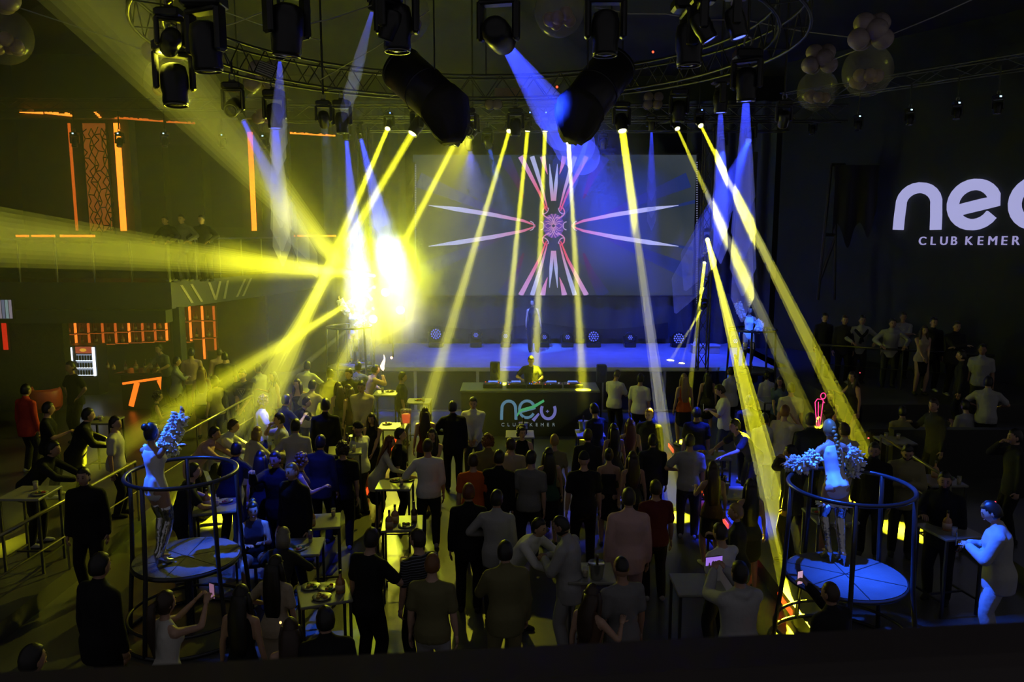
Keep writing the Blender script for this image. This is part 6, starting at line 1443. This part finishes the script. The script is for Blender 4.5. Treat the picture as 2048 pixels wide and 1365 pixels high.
# ------------------------------------------------------------------ smoke
def smoke_noise(rad, dens, sc, k=1.5):
    def f(nt, v):
        tc = nt.nodes.new('ShaderNodeTexCoord'); n = nt.nodes.new('ShaderNodeTexNoise'); n.inputs['Scale'].default_value = sc; n.inputs['Detail'].default_value = 3
        ln = nt.nodes.new('ShaderNodeVectorMath'); ln.operation = 'LENGTH'; nt.links.new(tc.outputs['Object'], ln.inputs[0]); nt.links.new(tc.outputs['Object'], n.inputs['Vector'])
        r = nt.nodes.new('ShaderNodeMapRange'); r.inputs[1].default_value = .25; r.inputs[2].default_value = 1.; r.inputs[3].default_value = 1.; r.inputs[4].default_value = 0.; nt.links.new(ln.outputs['Value'], r.inputs[0])
        a = nt.nodes.new('ShaderNodeMath'); a.operation = 'MULTIPLY_ADD'; a.inputs[1].default_value = k; a.inputs[2].default_value = -k*.5-.12; nt.links.new(n.outputs[0], a.inputs[0])
        b = nt.nodes.new('ShaderNodeMath'); b.operation = 'ADD'; nt.links.new(a.outputs[0], b.inputs[0]); nt.links.new(r.outputs[0], b.inputs[1])
        c = nt.nodes.new('ShaderNodeMath'); c.operation = 'MULTIPLY'; c.use_clamp = False; c.inputs[1].default_value = dens
        d = nt.nodes.new('ShaderNodeMath'); d.operation = 'MAXIMUM'; d.inputs[1].default_value = 0.; nt.links.new(b.outputs[0], d.inputs[0])
        e = nt.nodes.new('ShaderNodeMath'); e.operation = 'MULTIPLY'; nt.links.new(d.outputs[0], e.inputs[0]); nt.links.new(r.outputs[0], e.inputs[1])
        nt.links.new(e.outputs[0], c.inputs[0]); nt.links.new(c.outputs[0], v.inputs['Density'])
    return f
def cloud(px, py, D, rad, dens, sc, label, name='smoke_cloud', k=1.5):
    p = at_y(px, py, D); m = sm(MB()); m.ball((0,0,0), 1., 20, 12); o = m.build(name, volmat(name+'_%d' % px, (.97,.97,.92), 0., 0., smoke_noise(rad, dens, sc, k))); o.location = p; o.scale = rad
    tag(o, label, 'smoke', kind='stuff'); return o
cloud(778, 575, 20.9, (2.1, 1.2, 2.6), 1.5, 2.6, 'glaring yellow smoke burst at the left of the stage', k=3.4)
# lamp box added inside the smoke to make the burst glow
bl_ = empty('added_smoke_lamp', at_y(782, 560, 21.9), label='glaring lamp box added inside the smoke at the left of the stage', cat='stage light'); MB().bbox((-.6,0,-1.2), (.35,.12,.55), .02).build('housing', M_blk, bl_)
for x, z in ((.08,.42), (-.17,-.35), (.24,-.85), (-.52,-1.1)): m = sm(MB()); m.lathe([(.02,0),(.11,.02),(.12,.05)], 14, Matrix.Translation((x,-.03,z)) @ Matrix.Rotation(R(-90),4,'X')); m.build('reflector', emat('added_lamp_face', (1., .95, .3), 18.), bl_)
MB().cyl((0,.08,-.3), (0,.08,-2.2), .02, 8).build('stand', M_blk, bl_)
def lamp(kind, loc, col, power, parent=None, aim=None, size=.1, angle=60):
    """'BEAM': a lens disc throwing a cone of the given angle; power counts as for a bare bulb of the same brightness"""
    li = bpy.data.lights.new('lamp', 'AREA' if kind == 'BEAM' else 'POINT'); li.color = col
    if kind == 'BEAM':
        h = R(angle)/2; li.shape = 'DISK'; li.size = size*2; li.spread = 2*h; li.energy = power/4/(math.tan(h)/(math.tan(h)-h))*1.3
    else: li.shadow_soft_size = size; li.energy = power
    o = bpy.data.objects.new('lamp', li); COL.objects.link(o); Mw = Matrix.Translation(loc)
    if aim is not None: Mw = Mw @ frame(Vector(aim)-Vector(loc))
    o.parent = parent; o.matrix_local = (parent.matrix_basis.inverted() @ Mw) if parent is not None else Mw; return o
for q_ in ((790, 530), (770, 585), (800, 620), (745, 640)): lamp('BEAM', at_y(*q_, 21.6), (1., .95, .05), 500, bl_, Vector((-7., 10., 5.5)), .1, 160)
# followspots and washes on the trusses ---------------------------------
def spot_fixture(p, q, col, power, angle, label, s=.8):
    o, d = moving_head(p, q, s, label, 'follow spots on the trusses', G_b, hang=8.0); lamp('BEAM', Vector(p)+d*.06, col, power, o, q, .06, angle*1.15); return o
BW = (.02, .11, 1.)
spot_fixture(Vector((2.5, 9.0, 7.3)), PDR+V3((-.1,0,1.25)), BW, 15000, 16, 'follow spot on the near truss aimed at the front right dancer')
spot_fixture(Vector((-6.2, 8.8, 7.3)), PDL+V3((-.1,0,1.2)), BW, 11000, 13, 'follow spot on the near truss aimed at the front left dancer')
spot_fixture(Vector((5.2, 15.5, 7.2)), who('arm raised on the blue').location+V3((0,0,1.1)), BW, 6000, 10, 'follow spot on the ring aimed at the right stage podium')
spot_fixture(Vector((-3.6, 15.5, 7.2)), PBL+V3((0,0,1.0)), (.2,.35,1.), 1500, 14, 'follow spot on the ring aimed at the smoky podium')
for i, x in enumerate((-1.2, 2.6, 6.0)):
    spot_fixture(Vector((x, 22.9, 7.5)), Vector((x+.3, 24.9, 1.3)), (.02, .05, 1.), 2300, 62, ['left', 'middle', 'right'][i]+' blue wash on the middle stage truss lighting the stage floor', .7)

# dim yellow washes added to tint the left side
YW = (1., .95, .05)
def added_wash(p, q, power, angle, label, col=YW):
    o, d = moving_head(p, q, .9, label, 'added yellow washes on the trusses', None, hang=8.0); lamp('BEAM', Vector(p)+d*.06, col, power, o, q, .08, angle); return o
added_wash(Vector((-4.2, 10.0, 7.4)), Vector((-11, 21, 3.5)), 800, 84, 'added moving head on the left of the ring washing the bar side dim yellow')
added_wash(Vector((-1.0, 19.0, 7.4)), Vector((-4.5, 13.5, 0)), 2600, 75, 'added moving head over the left crowd washing it dim yellow')
spot_fixture(Vector((2.2, 9.1, 7.3)), who('pale trousers').location+V3((0,0,.9)), BW, 11000, 13, 'follow spot on the near truss aimed at the man in pale clothes')
spot_fixture(Vector((-1.4, 9.1, 7.3)), who('sequined').location+V3((0,.1,1.0)), BW, 13000, 7, 'added spot on the near truss aimed at the woman in sequins')  # extra lamp added to give her the dancer spot's blue spill
spot_fixture(Vector((-.6, 20.9, 7.35)), who('two hair buns').location+V3((0,0,1.15)), (.05, .16, 1.), 9000, 14, 'follow spot on the front stage truss aimed at the woman on the stage')

# thin haze all around the smoke burst, made to glow by a bare lamp added inside it
hz = sm(MB()); hz.ball((0,0,0), 1., 32, 20); hz = hz.build('thin_haze', volmat('thin_haze', (1, 1, 1), .018)); hz.location = (-5.2, 20.0, 5.0); hz.scale = (9.5, 6.5, 6.5)
tag(hz, 'thin yellow green haze hanging around the smoke burst over the left half', 'haze', kind='stuff')
lamp('POINT', at_y(765, 520, 20.2), (.80, 1., .01), 400, bl_, size=.1)
